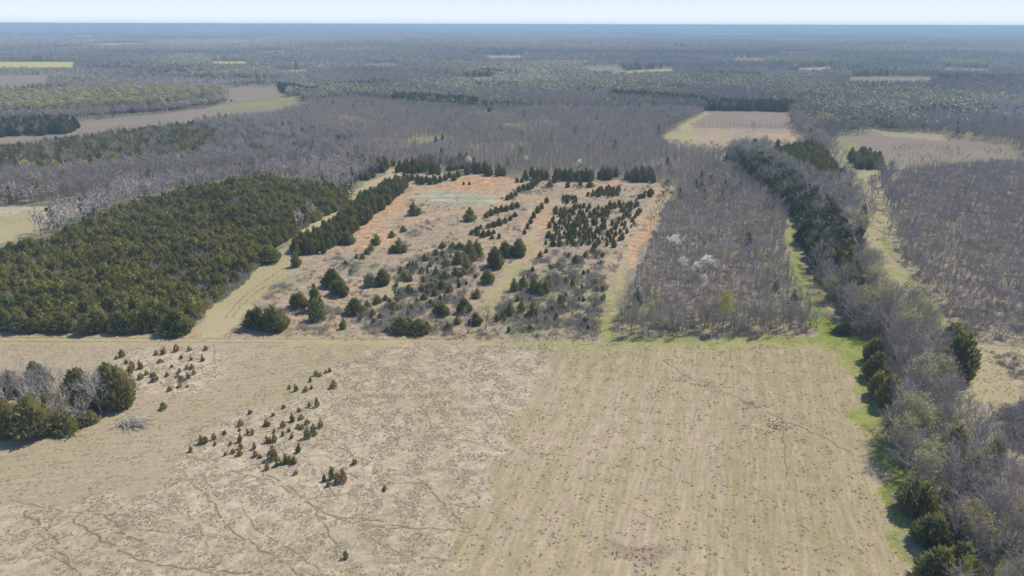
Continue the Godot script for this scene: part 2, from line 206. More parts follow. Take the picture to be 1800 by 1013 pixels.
# places of single plants: x, z, width, height in metres
const CEDARS := [
	["small cedar in the sapling patch by the copse", "cedar saplings by the copse", 2,
		-126.2, -195.1, 1.4, 1.5, -125.3, -196.8, 2.9, 2.9, -121.5, -192.1, 1.6, 1.5, -116.8, -185.5, 2.1, 2.8, -117.7, -188.5, 2.3, 3.0, -115.1, -188.6, 2.5, 3.8, -111.8, -182.1, 2.4, 2.2, -111.4, -184.7, 1.7, 1.6, -109.2, -183.3, 1.5, 2.2, -106.8, -180.7, 2.4, 3.3, -114.9, -198.1, 1.8, 1.9, -111.1, -192.7, 2.2, 1.4, -112.8, -198.7, 2.2, 2.8, -104.6, -183.7, 1.7, 1.6, -99.7, -174.9, 2.0, 1.8, -105.9, -189.4, 1.2, 1.5, -109.6, -200.8, 2.4, 2.8, -101.2, -183.3, 1.5, 1.6, -102.1, -186.5, 1.4, 1.5, -97.8, -177.1, 1.7, 1.4, -99.8, -181.9, 1.5, 1.6, -105.5, -195.3, 1.5, 2.1, -98.6, -180.7, 2.2, 2.0, -100.7, -188.4, 1.6, 1.6, -95.5, -177.0, 1.3, 1.0, -97.6, -182.3, 1.5, 2.7, -105.5, -201.0, 1.7, 1.9, -102.1, -194.4, 1.3, 1.7, -99.3, -188.5, 1.8, 2.0, -97.0, -184.8, 1.6, 1.8, -98.2, -193.9, 1.8, 2.6, -100.3, -201.5, 1.7, 1.9],
	["small brownish cedar in the straw field's middle patch", "cedar saplings in the middle of the straw field", 2,
		-80.3, -144.6, 1.4, 2.1, -78.7, -148.3, 3.0, 2.8, -76.6, -150.1, 1.6, 2.1, -75.4, -147.5, 1.3, 1.4, -74.8, -152.5, 1.6, 1.7, -71.0, -143.1, 1.3, 1.3, -71.5, -147.7, 1.2, 1.2, -69.5, -144.1, 1.4, 1.5, -71.6, -154.0, 1.2, 1.1, -69.6, -149.0, 1.7, 2.9, -67.4, -143.1, 1.8, 2.0, -72.2, -156.6, 1.8, 2.2, -68.2, -145.9, 1.4, 2.1, -68.8, -152.4, 1.2, 1.9, -71.8, -162.6, 1.7, 1.6, -67.5, -152.2, 1.3, 2.2, -64.7, -145.9, 1.4, 2.5, -63.4, -142.6, 1.7, 2.0, -62.0, -142.1, 1.5, 1.4, -65.3, -156.6, 2.6, 2.5, -58.7, -137.3, 1.6, 2.3, -62.3, -148.7, 2.5, 2.6, -65.2, -161.4, 1.5, 1.4, -58.6, -141.4, 2.9, 4.3, -62.2, -153.2, 1.2, 1.8, -60.7, -149.0, 1.6, 2.8, -56.5, -139.0, 2.1, 2.9, -60.7, -155.9, 2.0, 2.2, -59.4, -151.7, 1.2, 2.1, -63.5, -165.5, 1.6, 1.5, -54.9, -140.0, 2.8, 3.5, -58.4, -153.8, 1.3, 1.6, -56.8, -150.7, 1.3, 1.9, -59.1, -158.7, 2.0, 2.9, -52.9, -139.7, 2.1, 2.9, -51.3, -135.4, 1.2, 1.1, -56.6, -155.5, 1.5, 1.4, -53.3, -144.6, 1.8, 3.0, -58.7, -163.8, 1.6, 1.6, -57.0, -159.9, 2.0, 1.5, -55.4, -155.0, 1.5, 1.6, -54.7, -157.3, 1.8, 1.7, -52.8, -150.8, 2.3, 3.8, -56.6, -166.1, 1.4, 2.0, -52.0, -153.5, 1.9, 2.8, -51.2, -152.1, 1.6, 1.7, -54.4, -166.2, 1.6, 3.3, -50.7, -156.0, 2.0, 2.5, -43.9, -133.0, 1.5, 2.6, -42.4, -131.0, 1.3, 1.7, -42.2, -133.8, 1.9, 4.1, -40.7, -132.7, 2.0, 2.9, -39.3, -132.6, 2.1, 4.3, -38.2, -139.7, 1.7, 1.9],
	["small cedar in the straw field's upper line of saplings", "cedar saplings in the upper straw field", 2,
		-65.2, -176.2, 1.3, 1.6, -62.9, -175.0, 1.7, 2.8, -60.0, -174.8, 1.8, 1.9, -60.3, -180.7, 1.5, 2.2, -58.7, -176.3, 1.3, 1.6, -59.6, -184.4, 1.9, 2.0, -58.2, -183.9, 1.4, 1.5, -57.0, -186.1, 1.4, 1.1, -56.0, -186.9, 1.7, 2.0, -52.4, -177.0, 2.5, 2.9],
	["olive cedar in the brushy lower old field", "cedars scattered over the old field", 1,
		-59.3, -218.6, 2.8, 4.3, -73.8, -286.5, 2.3, 2.6, -68.9, -274.8, 2.2, 2.8, -71.0, -295.9, 2.1, 2.5, -54.9, -228.3, 2.1, 2.4, -68.3, -295.5, 3.1, 2.9, -67.6, -302.4, 4.2, 2.8, -54.6, -238.3, 3.2, 3.0, -66.7, -307.4, 3.7, 3.5, -51.3, -231.1, 2.5, 2.3, -51.6, -243.0, 3.7, 3.0, -48.1, -228.4, 2.1, 1.9, -49.0, -245.4, 2.2, 2.5, -43.7, -216.2, 2.4, 2.2, -43.9, -230.4, 1.9, 2.0, -44.3, -236.7, 4.7, 3.2],
	["dark young cedar in the old field's middle cluster", "cedars scattered over the old field", 1,
		-60.4, -329.4, 3.4, 3.5, -47.1, -260.0, 2.1, 2.4, -43.9, -248.1, 3.3, 3.3, -47.8, -276.5, 2.7, 3.3, -56.2, -339.5, 3.5, 3.3, -44.8, -269.2, 5.7, 3.6, -41.0, -252.5, 3.8, 4.1, -44.8, -283.1, 2.7, 3.6, -43.2, -275.7, 2.2, 2.3, -37.0, -234.8, 2.3, 3.1, -41.9, -282.3, 2.2, 3.4, -36.4, -242.0, 2.2, 2.5, -38.9, -276.5, 2.4, 3.6, -35.9, -255.7, 4.1, 3.1, -36.7, -265.7, 3.1, 2.9, -34.1, -246.7, 4.0, 2.8, -39.2, -292.6, 3.3, 3.9, -29.3, -216.5, 2.8, 3.9, -36.4, -284.5, 2.3, 2.4, -30.7, -239.8, 3.9, 2.9, -32.7, -261.9, 3.5, 3.3, -30.2, -251.0, 4.5, 3.2, -35.1, -300.7, 3.2, 3.2, -32.2, -272.8, 3.9, 3.9, -33.3, -312.1, 3.8, 3.0, -32.1, -299.7, 2.6, 3.0, -28.1, -257.2, 4.6, 4.5, -23.1, -213.7, 1.4, 1.5, -28.0, -269.0, 4.8, 4.2, -28.6, -284.1, 5.0, 4.4, -22.4, -218.5, 3.2, 2.8, -24.8, -254.3, 3.2, 3.9, -28.2, -309.7, 4.6, 3.7, -23.2, -272.2, 5.8, 4.6, -19.5, -223.3, 3.0, 3.1, -24.0, -289.0, 6.1, 6.5, -24.9, -309.6, 4.0, 3.8, -23.3, -309.1, 2.7, 3.1, -20.7, -274.8, 3.4, 3.2, -20.0, -282.6, 5.0, 7.0, -19.8, -304.2, 5.6, 6.6, -17.6, -293.4, 5.1, 6.1, -14.0, -248.1, 4.4, 4.1, -16.7, -306.5, 4.8, 6.4, -17.4, -332.7, 3.4, 2.3, -15.3, -299.6, 4.4, 6.3],
	["dark cedar in the old field's clumps by the grassy lane", "cedars scattered over the old field", 1,
		-3.5, -227.7, 2.3, 3.9, -0.6, -231.4, 4.0, 6.2, 0.9, -255.5, 4.3, 5.7, 1.7, -227.6, 1.9, 2.0, 2.2, -245.1, 2.2, 2.5, 3.6, -234.5, 3.6, 4.7, 4.6, -257.8, 3.9, 5.8, 5.6, -228.9, 2.5, 2.8, 8.4, -254.2, 4.1, 5.0, 7.9, -229.4, 3.9, 7.3, 8.9, -253.1, 4.5, 7.3, 11.1, -251.9, 4.5, 5.9, 13.0, -297.9, 3.4, 3.2, 13.4, -252.9, 3.8, 6.0, 16.0, -304.9, 2.1, 2.6, 15.2, -257.5, 2.8, 4.0, 14.9, -234.3, 3.0, 2.8, 18.7, -241.6, 3.3, 4.2, 19.3, -236.4, 2.6, 2.4, 22.3, -263.8, 2.1, 3.2, 24.6, -260.1, 2.8, 5.1, 28.5, -289.4, 3.8, 4.6, 33.8, -298.7, 2.9, 3.0, 38.6, -304.3, 2.1, 3.1],
	["dark young cedar in the thin diagonal rows right of the food plot", "cedars scattered over the old field", 3,
		-20.4, -334.6, 3.2, 2.7, -18.2, -337.8, 3.8, 3.5, -16.5, -344.7, 2.7, 2.5, -14.4, -330.0, 4.0, 3.7, -14.3, -367.5, 3.5, 3.2, -12.6, -346.0, 3.0, 2.8, -11.9, -332.7, 3.5, 3.2, -11.9, -371.3, 4.1, 4.2, -10.0, -326.7, 2.8, 2.1, -9.7, -348.6, 4.2, 3.3, -9.4, -335.4, 2.3, 2.5, -9.1, -376.4, 4.5, 4.2, -6.6, -327.5, 2.3, 3.0, -6.8, -351.9, 4.2, 4.3, -6.3, -380.0, 3.9, 4.0, -3.8, -355.9, 3.1, 3.5, -3.4, -381.3, 3.9, 3.6, -2.9, -408.1, 3.5, 3.6, -1.0, -361.5, 2.8, 2.9, -0.5, -411.2, 3.8, 4.6, -0.1, -385.1, 3.9, 4.4, 1.5, -368.7, 3.2, 3.0, 2.0, -418.4, 3.2, 3.3, 3.3, -457.6, 3.1, 3.7, 2.9, -389.1, 4.0, 3.7, 4.2, -429.6, 4.3, 4.1, 6.4, -457.6, 3.1, 3.3, 7.2, -433.1, 5.1, 4.4, 6.3, -335.5, 2.3, 2.8, 10.3, -463.1, 3.1, 3.3, 8.0, -345.0, 2.7, 3.4, 10.1, -434.6, 4.8, 4.8, 10.0, -354.8, 2.7, 4.1, 12.5, -439.4, 4.4, 6.4, 11.9, -366.4, 3.1, 4.2, 14.9, -447.8, 4.5, 5.0, 14.4, -377.5, 3.5, 4.3, 17.6, -458.2, 4.2, 4.3, 17.1, -386.4, 3.3, 4.1, 20.7, -401.2, 3.1, 3.9, 24.5, -442.7, 4.1, 5.0, 28.7, -456.4, 3.8, 4.4, 36.5, -442.7, 3.7, 4.2, 45.0, -445.9, 3.0, 4.3, 51.1, -443.4, 5.2, 4.5],
	["small cedar in the cluster on orange grass behind the food plot", "cedars scattered over the old field", 3,
		-75.4, -450.2, 4.5, 5.0, -74.3, -465.9, 3.5, 5.2, -71.1, -457.3, 4.6, 5.8, -68.7, -462.6, 4.3, 5.2, -70.2, -485.1, 3.7, 4.2, -63.3, -453.8, 4.6, 6.2, -60.2, -450.5, 4.9, 6.1, -57.8, -455.7, 4.6, 5.1, -54.9, -450.5, 4.5, 5.0, -58.2, -483.2, 3.6, 3.4, -53.9, -462.5, 3.5, 4.4, -51.2, -452.0, 3.8, 5.5, -52.3, -481.3, 3.6, 3.4, -48.7, -457.4, 4.2, 5.1, -45.8, -462.8, 4.3, 5.2, -43.8, -472.1, 4.4, 4.9, -39.9, -462.9, 4.3, 5.6, -38.0, -474.2, 4.8, 4.9, -32.4, -449.8, 1.9, 2.2, -28.6, -449.8, 1.9, 2.5],
	["dark cedar in the small stand at the top of the left mown lane", "cedars scattered over the old field", 3,
		-115.8, -496.8, 4.1, 4.3, -107.2, -462.5, 5.4, 5.8, -110.0, -492.6, 3.7, 3.0, -104.5, -466.1, 5.1, 5.5, -104.7, -488.9, 4.5, 5.0, -99.9, -464.5, 5.8, 6.6, -103.0, -494.8, 3.7, 4.3, -97.3, -471.7, 5.1, 5.6, -97.7, -493.1, 4.5, 4.2, -95.1, -495.0, 4.1, 4.7, -93.0, -497.0, 3.7, 3.5],
	["broad cedar in the plantation's front row", "front row of the cedar plantation", 0,
		-183.7, -218.1, 7.9, 8.4, -177.3, -217.5, 7.1, 8.1, -184.6, -231.2, 8.3, 7.6, -170.9, -217.0, 6.7, 8.9, -180.8, -236.5, 6.4, 5.8, -164.3, -216.6, 5.1, 6.3, -180.9, -245.1, 7.0, 5.5, -160.8, -216.9, 4.3, 5.6, -155.3, -216.8, 8.6, 7.5, -160.5, -229.3, 8.3, 8.4, -160.7, -237.0, 7.2, 6.2, -144.7, -216.9, 10.2, 8.9, -146.8, -229.1, 7.0, 7.7, -135.7, -216.0, 7.1, 7.7, -140.4, -228.9, 6.2, 6.5, -130.2, -216.3, 6.3, 8.2, -126.5, -217.2, 5.9, 8.7, -123.5, -221.7, 8.0, 8.6, -116.1, -215.1, 10.9, 8.8, -116.4, -226.3, 6.9, 6.8, -118.2, -235.2, 5.5, 5.1],
]
const LONE_CEDARS := [
	["broad dark cedar at the old field's lower left corner, left of a joined pair", -89.2, -219.0, 7.5, 8.7],
	["broad dark cedar touching its left twin beside the lower end of the left mown lane", -81.7, -218.0, 8.7, 9.9],
	["rounded dark cedar just behind the joined pair by the left mown lane", -79.9, -237.7, 6.8, 6.8],
	["tall pointed cedar rising in the middle of the group of three behind the joined pair", -73.2, -235.2, 5.9, 10.9],
	["bushy green cedar in front of the tall pointed one, on the bare old field strip", -70.5, -226.6, 7.8, 9.0],
	["cedar at the back of the overlapping pair uphill of the group of three", -73.1, -260.6, 8.3, 7.7],
	["round dark cedar at the front of the overlapping pair uphill of the group of three", -67.7, -250.7, 8.0, 6.8],
	["squat round cedar standing alone right of the overlapping pair, by pale brush", -57.8, -232.6, 7.1, 6.2],
	["round dark cedar beside a pale green shrub in the middle of the old field", -52.9, -262.6, 6.0, 6.9],
	["large round cedar bulging from the plantation edge into the left mown lane", -109.3, -291.1, 10.1, 7.9],
	["narrow olive cedar standing in the left mown lane below the cedar hedge", -95.1, -284.1, 4.5, 7.3],
	["dark egg shaped cedar alone on the orange grass below the cedar hedge", -79.0, -317.8, 6.1, 7.1],
	["small pointed cedar at the head of a short row below the orange grass", -66.1, -316.8, 5.5, 5.7],
	["pointed cedar with a low bush at its left foot, alone in the open old field", -52.2, -305.2, 6.9, 7.5],
	["low olive bush cedar leaning on the foot of a pointed cedar in the open field", -55.6, -305.1, 4.3, 4.0],
	["dark cone shaped cedar alone below the green food plot's left end", -54.7, -372.3, 8.2, 8.0],
	["dark cone shaped cedar alone below the green food plot's right end", -23.1, -360.6, 7.4, 7.5],
	["largest dark cedar in the middle of the old field, left of a paired clump", -7.0, -284.1, 8.9, 9.9],
	["left tree of the dark paired cedar clump in the middle of the old field", -1.9, -299.0, 7.0, 7.9],
	["right tree of the dark paired cedar clump in the middle of the old field", 3.1, -299.7, 6.5, 8.6],
	["squat dark cedar just below the largest dark cedar of the old field", -10.1, -264.8, 5.6, 5.8],
	["dense dark cedar bush right of the brushy patch near the bottom lane", -25.8, -231.4, 6.0, 5.0],
	["dark cedar bush at the foot of the bare tree beside the bottom lane", -13.0, -223.1, 5.0, 4.3],
	["olive cedar with grey brush at its right, above the two bare lane-side trees", -17.7, -233.4, 5.5, 6.0],
	["wide low cedar clump at the bottom lane, left half, with bare stems in it", -38.5, -216.6, 7.5, 5.5],
	["wide low cedar clump at the bottom lane, right half, with bare stems in it", -32.4, -215.7, 7.4, 4.8],
	["tall dark round-topped cedar standing above the plantation's top edge by grey woods", -237.3, -444.2, 8.2, 12.0],
	["dark cedar leaning over the green track at the top left corner of the creek wood", 114.9, -194.2, 6.8, 8.5],
	["dark cedar over the green track, middle one of three on the creek wood's left edge", 110.1, -183.2, 7.2, 9.1],
	["dark cedar over the green track, lowest of three on the creek wood's left edge", 105.9, -171.7, 6.5, 8.7],
	["tall broad dark cedar on the right edge of the creek wood by the right meadow", 134.7, -183.9, 9.6, 15.8],
	["dark cedar behind the broadest one on the creek wood's right edge", 144.0, -202.3, 7.4, 10.2],
	["big dark cedar bulging over the green track low in the creek wood", 88.8, -122.3, 8.1, 8.4],
	["dark green cedar low in the creek wood below the bulging one, shading the track", 86.6, -112.7, 7.2, 7.4],
	["olive cedar low in the creek wood left of pale budding crowns", 91.5, -114.7, 6.6, 7.7],
	["dark cedar at the bottom edge of the picture in the creek wood's shadow", 81.7, -102.1, 7.8, 8.3],
	["olive green cedar at the bottom edge in the creek wood, behind bright saplings", 86.7, -103.8, 6.6, 8.2],
	["small dark cedar half hidden among bare trees on the creek wood's left side", 99.6, -154.9, 2.7, 5.1],
	["round dark cedar at the creek wood's left edge beside the curve of the green path", 115.2, -215.8, 5.9, 4.6],
	["tall dark cedar at the creek wood's right edge beside the right mown path", 177.8, -336.0, 5.8, 16.4],
	["tall dark cedar at the right edge of the copse, leaning over the brush pile", -109.5, -166.5, 8.8, 12.5],
	["olive topped cedar at the back of the copse behind the whitish bare tree", -116.6, -174.3, 8.1, 9.1],
	["round topped cedar at the back of the copse showing above whitish bare crowns", -136.9, -174.8, 8.5, 9.9],
	["bushy dark cedar in the middle back of the copse between bare crowns", -122.1, -169.2, 8.3, 10.3],
	["dark shaded cedar at the near left of the copse above its long shadow", -131.6, -152.2, 8.5, 10.4],
	["broad olive cedar at the near side of the copse", -124.1, -152.0, 9.5, 11.1],
	["low spreading cedar at the near right of the copse beside the brush pile", -118.0, -153.8, 8.0, 5.8],
	["low dark cedar bush between the copse and the brush pile", -114.1, -157.0, 5.9, 4.0],
	["cedar cut by the left edge of the picture in the copse", -138.9, -154.0, 8.9, 10.7],
	["lone small dark cedar in the tan field right of the brush pile", -96.7, -164.8, 1.9, 2.2],
	["lone small cedar bush far right of the sapling patch near its right deer trail", -29.2, -129.7, 1.3, 1.4],
	["small brownish cedar alone low in the straw field left of centre", -33.2, -108.2, 1.1, 2.2],
	["dark cedar filling the middle of the copse behind its front cedars", -123.9, -159.5, 7.2, 8.2],
	["dark cedar in the copse's heart under whitish bare limbs", -116.7, -164.0, 6.7, 7.0],
	["dark cedar at the back left of the copse behind pale bare crowns", -144.0, -172.6, 7.7, 8.1],
]
const BARE_TREES := [
	["slim bare tree with a whitish trunk beside the bottom lane, left of a leafless one", -15.2, -215.6, 5.5, 10.7],
	["leafless tree with a bushy foot beside the bottom lane in the old field", -9.3, -218.0, 5.2, 9.9],
	["thin leafless pole tree alone in the open old field below the food plot", -28.6, -339.5, 2.3, 8.5],
	["thin leafless pole tree at the near edge of the food plot", -32.2, -391.3, 2.0, 7.5],
	["forked bare tree rising from dark cedars in the lower right old field", 18.8, -243.3, 5.7, 10.3],
	["bare tree with a dark trunk nearest the lower right clumps of the old field", 22.0, -226.0, 5.3, 11.9],
	["bare tree with a dark trunk just left of the grassy lane's foot", 27.0, -224.1, 4.5, 9.7],
	["thin bare tree at the left edge of the grassy lane, above the others", 32.5, -238.3, 3.4, 10.1],
	["small bare tree in the rough grass nearest the bottom lane", 13.3, -215.3, 3.5, 8.6],
	["round crowned small bare tree in brush left of the grassy lane", 31.3, -257.3, 5.5, 6.8],
	["dark trunked bare tree among young cedars in the middle right old field", 24.6, -302.6, 3.7, 6.1],
	["bare stems rising from the left half of the wide cedar clump by the lane", -38.1, -218.8, 5.2, 9.5],
	["bare stems rising from the right half of the wide cedar clump by the lane", -32.4, -218.8, 5.2, 8.6],
	["whitish grey bare tree with fanned limbs in front of the copse's tallest cedar", -112.5, -162.4, 10.4, 13.1],
	["whitish bare tree with crooked limbs in the middle of the copse", -119.8, -159.2, 8.0, 10.8],
	["whitish bare tree with a pale forked trunk at the back of the copse", -131.2, -166.8, 8.3, 11.8],
	["pale grey bare tree second from the copse's left end", -135.9, -165.9, 9.1, 11.7],
	["pale grey bare tree at the copse's left end", -140.2, -164.3, 9.0, 11.6],
	["small pale bare tree in the shade at the heart of the copse", -115.0, -156.4, 6.5, 7.6],
	["bare tree cut by the left edge of the picture behind the copse", -145.4, -162.8, 8.9, 11.4],
	["dark many-stemmed bare tree by the right meadow, its limbs fanned upright", 117.1, -146.0, 6.3, 15.8],
	["slim dark bare tree left of the fanned one by the right meadow", 122.3, -157.5, 3.0, 9.4],
	["leaning bare tree at the right picture edge below the right meadow", 126.4, -144.0, 5.7, 12.9],
	["large round bare crown near the top of the creek wood's lower half", 121.2, -185.4, 12.9, 16.7],
	["dead white snag standing among the left grey woods", -294.7, -437.7, 3.0, 12.4],
	["lone bare tree with light trunk where left woods meet the tan field", -240.8, -390.6, 7.3, 11.9],
	["lone tall bare tree above the plantation's top edge in grey woods", -161.1, -570.4, 4.7, 15.8],
	["tiny bare tree in the straw field's upper middle", -27.3, -152.2, 1.2, 6.8],
	["pale bare tree between the copse's two back cedars", -127.5, -168.7, 8.4, 11.5],
	["pale bare tree at the copse's back right, in front of an olive topped cedar", -118.1, -168.7, 7.7, 10.2],
	["whitish bare tree third from the copse's left end", -127.9, -158.0, 8.3, 11.0],
	["dense whitish bare crown in the very middle of the copse", -125.9, -162.0, 7.8, 10.2],
	["pale bare tree low at the copse's near middle, over its olive cedar", -120.4, -155.3, 6.9, 8.0],
]
const FRONT_ROW := [
	39.3, -222.1, 4.1, 9.6,
	40.9, -214.0, 4.3, 11.0,
	42.3, -215.5, 3.6, 10.6,
	45.5, -215.9, 3.6, 10.2,
	52.1, -221.2, 3.6, 9.9,
	51.4, -212.7, 4.7, 11.7,
	55.4, -219.8, 4.0, 10.7,
	55.8, -216.9, 4.4, 11.5,
	56.7, -212.8, 3.9, 10.5,
	58.4, -212.8, 4.7, 11.3,
	61.5, -220.8, 4.0, 9.9,
	62.9, -219.9, 4.0, 10.3,
	66.6, -223.3, 4.1, 10.0,
	66.3, -217.5, 6.0, 13.1,
	67.2, -218.0, 5.6, 12.7,
	68.8, -219.4, 4.8, 11.1,
	69.5, -214.7, 3.9, 8.4,
	74.3, -223.4, 4.1, 10.0,
	73.4, -216.6, 4.8, 10.1,
	76.6, -219.5, 4.0, 9.8,
	78.6, -221.4, 4.0, 9.9,
	78.8, -214.3, 3.9, 10.0,
	82.2, -219.5, 4.4, 10.6,
	84.8, -220.0, 4.0, 10.6,
	87.0, -222.9, 4.1, 9.9,
	87.7, -216.7, 4.8, 10.5,
	91.3, -225.5, 4.1, 10.4,
	90.2, -217.6, 4.0, 10.1,
	91.8, -214.8, 4.7, 10.4,
	95.7, -219.6, 4.0, 9.3,
	97.0, -217.7, 4.4, 10.5,
	98.1, -213.9, 3.5, 7.5,
	101.9, -221.1, 4.4, 10.6,
	102.4, -217.7, 4.0, 9.2,
	107.1, -225.6, 4.1, 9.9,
	108.2, -221.1, 3.6, 7.2
]
const BUDDING_TREES := [
	["bright yellow-green budding tree in the front row of the sapling plantation", 73.0, -216.6, 5.4, 14.3],
	["pale yellow-green budding tree left in the plantation's front row", 48.4, -213.6, 4.7, 12.2],
	["thin olive budding tree near the grassy lane in the plantation's front row", 42.5, -214.5, 3.9, 12.7],
	["pale yellow-green budding tree right in the plantation's front row", 88.0, -215.7, 5.1, 13.0],
	["faint green budding tree deep in the plantation's right side", 95.4, -239.3, 3.9, 8.2],
	["bright lime sapling crown at the bottom of the creek wood, left of its twin", 85.0, -99.7, 2.6, 7.5],
	["bright lime sapling crown at the bottom edge of the creek wood, right one", 90.9, -98.9, 3.6, 6.9],
	["broad yellow-green budding crown low in the creek wood, upper one", 94.4, -115.8, 5.5, 8.2],
	["broad yellow-green budding crown low in the creek wood, lower one", 93.9, -110.8, 6.0, 8.5],
	["yellow-green budding tree beside the broad cedar on the creek wood's right edge", 133.2, -193.0, 6.1, 9.4],
	["pale yellow-green budding tree in the creek wood by the right mown path's lower bend", 142.3, -228.8, 12.5, 13.3],
	["round grey-green budding tree left of the right mown path, highest in the creek wood", 168.6, -323.4, 15.7, 15.8],
	["pale grey-green budding tree in the middle of the creek wood's bend", 140.0, -245.3, 11.0, 12.7],
	["light green budding tree at the upper end of the creek wood above the cedar stand", 302.0, -682.4, 16.8, 19.5],
	["lime green tree in the grey woods above the sapling plantation", 107.4, -456.0, 3.1, 9.2],
	["pale olive budding tree low in the creek wood above the fanned bare tree", 107.9, -144.0, 6.2, 9.2],
	["dull green budding tree at the lower right corner of the picture", 95.4, -100.0, 6.5, 10.7],
	["olive budding tree at the right picture edge, low in the creek wood", 102.0, -112.1, 6.3, 9.7],
	["yellow tree in the left grey woods, left one of two", -325.8, -458.1, 11.6, 12.8],
	["yellow tree in the left grey woods, right one of two", -309.6, -461.9, 7.8, 12.2],
	["pale green budding tree in the left grey woods right of the yellow ones", -289.8, -458.5, 10.0, 12.9],
	["fresh green slim tree in the left grey woods near the cedar band", -285.7, -493.3, 5.0, 13.0],
]
const BLOSSOM_TREES := [
	["white blossoming tree highest in the sapling plantation, alone", 75.8, -300.5, 6.6, 9.3],
	["largest white blossoming tree in the sapling plantation", 82.0, -273.0, 6.8, 9.1],
	["small white blossoming tree left of the largest one in the plantation", 72.2, -272.2, 3.9, 8.1],
	["white blossoming tree just below the largest one's left side", 76.5, -268.1, 4.5, 8.0],
	["lowest small white blossoming tree in the sapling plantation", 76.2, -253.2, 3.2, 7.6],
	["white blossoming tree behind the upper cedar band, left one", -31.0, -496.4, 5.4, 9.5],
	["small white blossoming tree in grey woods, middle of three", 9.5, -505.4, 3.4, 9.3],
	["pale cream blossoming tree in grey woods above the upper cedar band", 47.8, -489.2, 5.7, 9.4],
	["tiny white blossoming tree among dark cedars at the band's right end", 92.5, -477.9, 2.4, 8.8],
]

var rng := RandomNumberGenerator.new()
var noise: Array[PackedByteArray] = []
var tiles: Array[Dictionary] = []
var chunks := []
var lut := PackedByteArray()
var mats := {}
var woods := {}
var used := {}


func _ready() -> void:
	rng.seed = 7
	# camera, sky, sun, air
	var cam := Camera3D.new()
	cam.name = "camera"
	cam.fov = 45.733
	cam.near = 1.0
	cam.far = 60000.0
	cam.position = Vector3(0, 100, 0)
	cam.rotation = Vector3(deg_to_rad(-21.123), 0, 0.0025)
	add_child(cam)
	cam.current = true
	var sky := ProceduralSkyMaterial.new()
	sky.sky_top_color = Color(.40, .53, .74)
	sky.sky_horizon_color = Color(.87, .915, .96)
	sky.sky_curve = .13
	sky.ground_bottom_color = Color(.45, .42, .36)
	sky.ground_horizon_color = Color(.75, .8, .86)
	sky.sun_angle_max = 60.0
	sky.sun_curve = .06
	var env := Environment.new()
	env.background_mode = Environment.BG_SKY
	env.sky = Sky.new()
	env.sky.sky_material = sky
	env.tonemap_mode = Environment.TONE_MAPPER_LINEAR
	env.tonemap_exposure = 1.2
	env.fog_enabled = true
	env.fog_density = 0.0002
	env.fog_light_color = Color(.75, .885, 1.0)
	env.sdfgi_enabled = true
	env.ssao_enabled = true
	env.ssil_enabled = true
	var around := WorldEnvironment.new()
	around.name = "world_environment"
	around.environment = env
	add_child(around)
	var sun := DirectionalLight3D.new()
	sun.name = "sun"
	sun.light_energy = 1.55
	sun.light_color = Color(1.0, .955, .875)
	sun.light_angular_distance = .53
	sun.shadow_enabled = true
	var az := deg_to_rad(57.0)
	var el := deg_to_rad(54.0)
	add_child(sun)
	sun.look_at_from_position(Vector3(sin(az) * cos(el), sin(el), -cos(az) * cos(el)) * 500.0, Vector3.ZERO)

	prepare()
	build_ground()
	build_far_country()
	build_woods()
	build_creek_wood()
	build_single_trees()
	build_grass()
	build_small_things()


# ---------------------------------------------------------------- helpers

func prepare() -> void:
	for k in 4:
		var n := FastNoiseLite.new()
		n.seed = 11 + k
		n.noise_type = FastNoiseLite.TYPE_SIMPLEX_SMOOTH if k < 3 else FastNoiseLite.TYPE_CELLULAR
		n.frequency = [.012, .03, .10, .06][k]
		n.fractal_type = FastNoiseLite.FRACTAL_FBM
		n.fractal_octaves = [4, 4, 3, 2][k]
		var im := n.get_seamless_image(512, 512)
		im.convert(Image.FORMAT_L8)
		noise.append(im.get_data())
	lut.resize(1025)
	for i in 1025:
		lut[i] = int(clampf(Color(i / 1024.0, 0, 0).linear_to_srgb().r * 255.0 + .5, 0, 255))
	for key in WOODS:
		woods[key] = plan(WOODS[key], 0)
	for c in [["cedar_dark", .082, .096, .038], ["cedar_green", .112, .122, .046], ["cedar_olive", .15, .142, .055], ["cedar_brown", .19, .135, .07], ["cedar_rust", .24, .145, .08], ["bark_grey", .36, .33, .31], ["bark_pale", .40, .37, .34], ["bark_dark", .15, .13, .115], ["twig_grey", .38, .345, .31], ["twig_purple", .355, .305, .275], ["twig_pale", .43, .395, .365], ["bud_yellow", .52, .48, .11], ["bud_pale", .37, .355, .16], ["bud_lime", .36, .42, .07], ["bud_gold", .46, .36, .09], ["blossom", .82, .79, .74], ["bark_red", .11, .075, .05], ["yucca", .24, .29, .17], ["dead_wood", .50, .43, .36]]:
		var m := StandardMaterial3D.new()
		m.resource_name = c[0]
		m.albedo_color = Color(c[1], c[2], c[3]).linear_to_srgb()
		m.roughness = .85
		m.metallic_specular = .25
		if c[0].begins_with("cedar"):
			m.backlight_enabled = true
			m.backlight = Color(.5, .5, .28)
		if c[0].begins_with("bud") or c[0] == "blossom":
			m.backlight_enabled = true
			m.backlight = Color(.35, .35, .2)
		mats[c[0]] = m
	var t := StandardMaterial3D.new()
	t.resource_name = "tinted_plant"
	t.vertex_color_use_as_albedo = true
	t.roughness = .9
	t.metallic_specular = .2
	mats["tinted"] = t
	t = t.duplicate()
	t.resource_name = "tinted_leaf"
	t.backlight_enabled = true
	t.backlight = Color(.8, .8, .5)
	mats["tinted_leaf"] = t


func plan(flat: Array, from: int) -> PackedVector2Array:
	var p := PackedVector2Array()
	for i in range(from, flat.size() - 1, 2):
		p.append(Vector2(flat[i], flat[i + 1]))
	return p


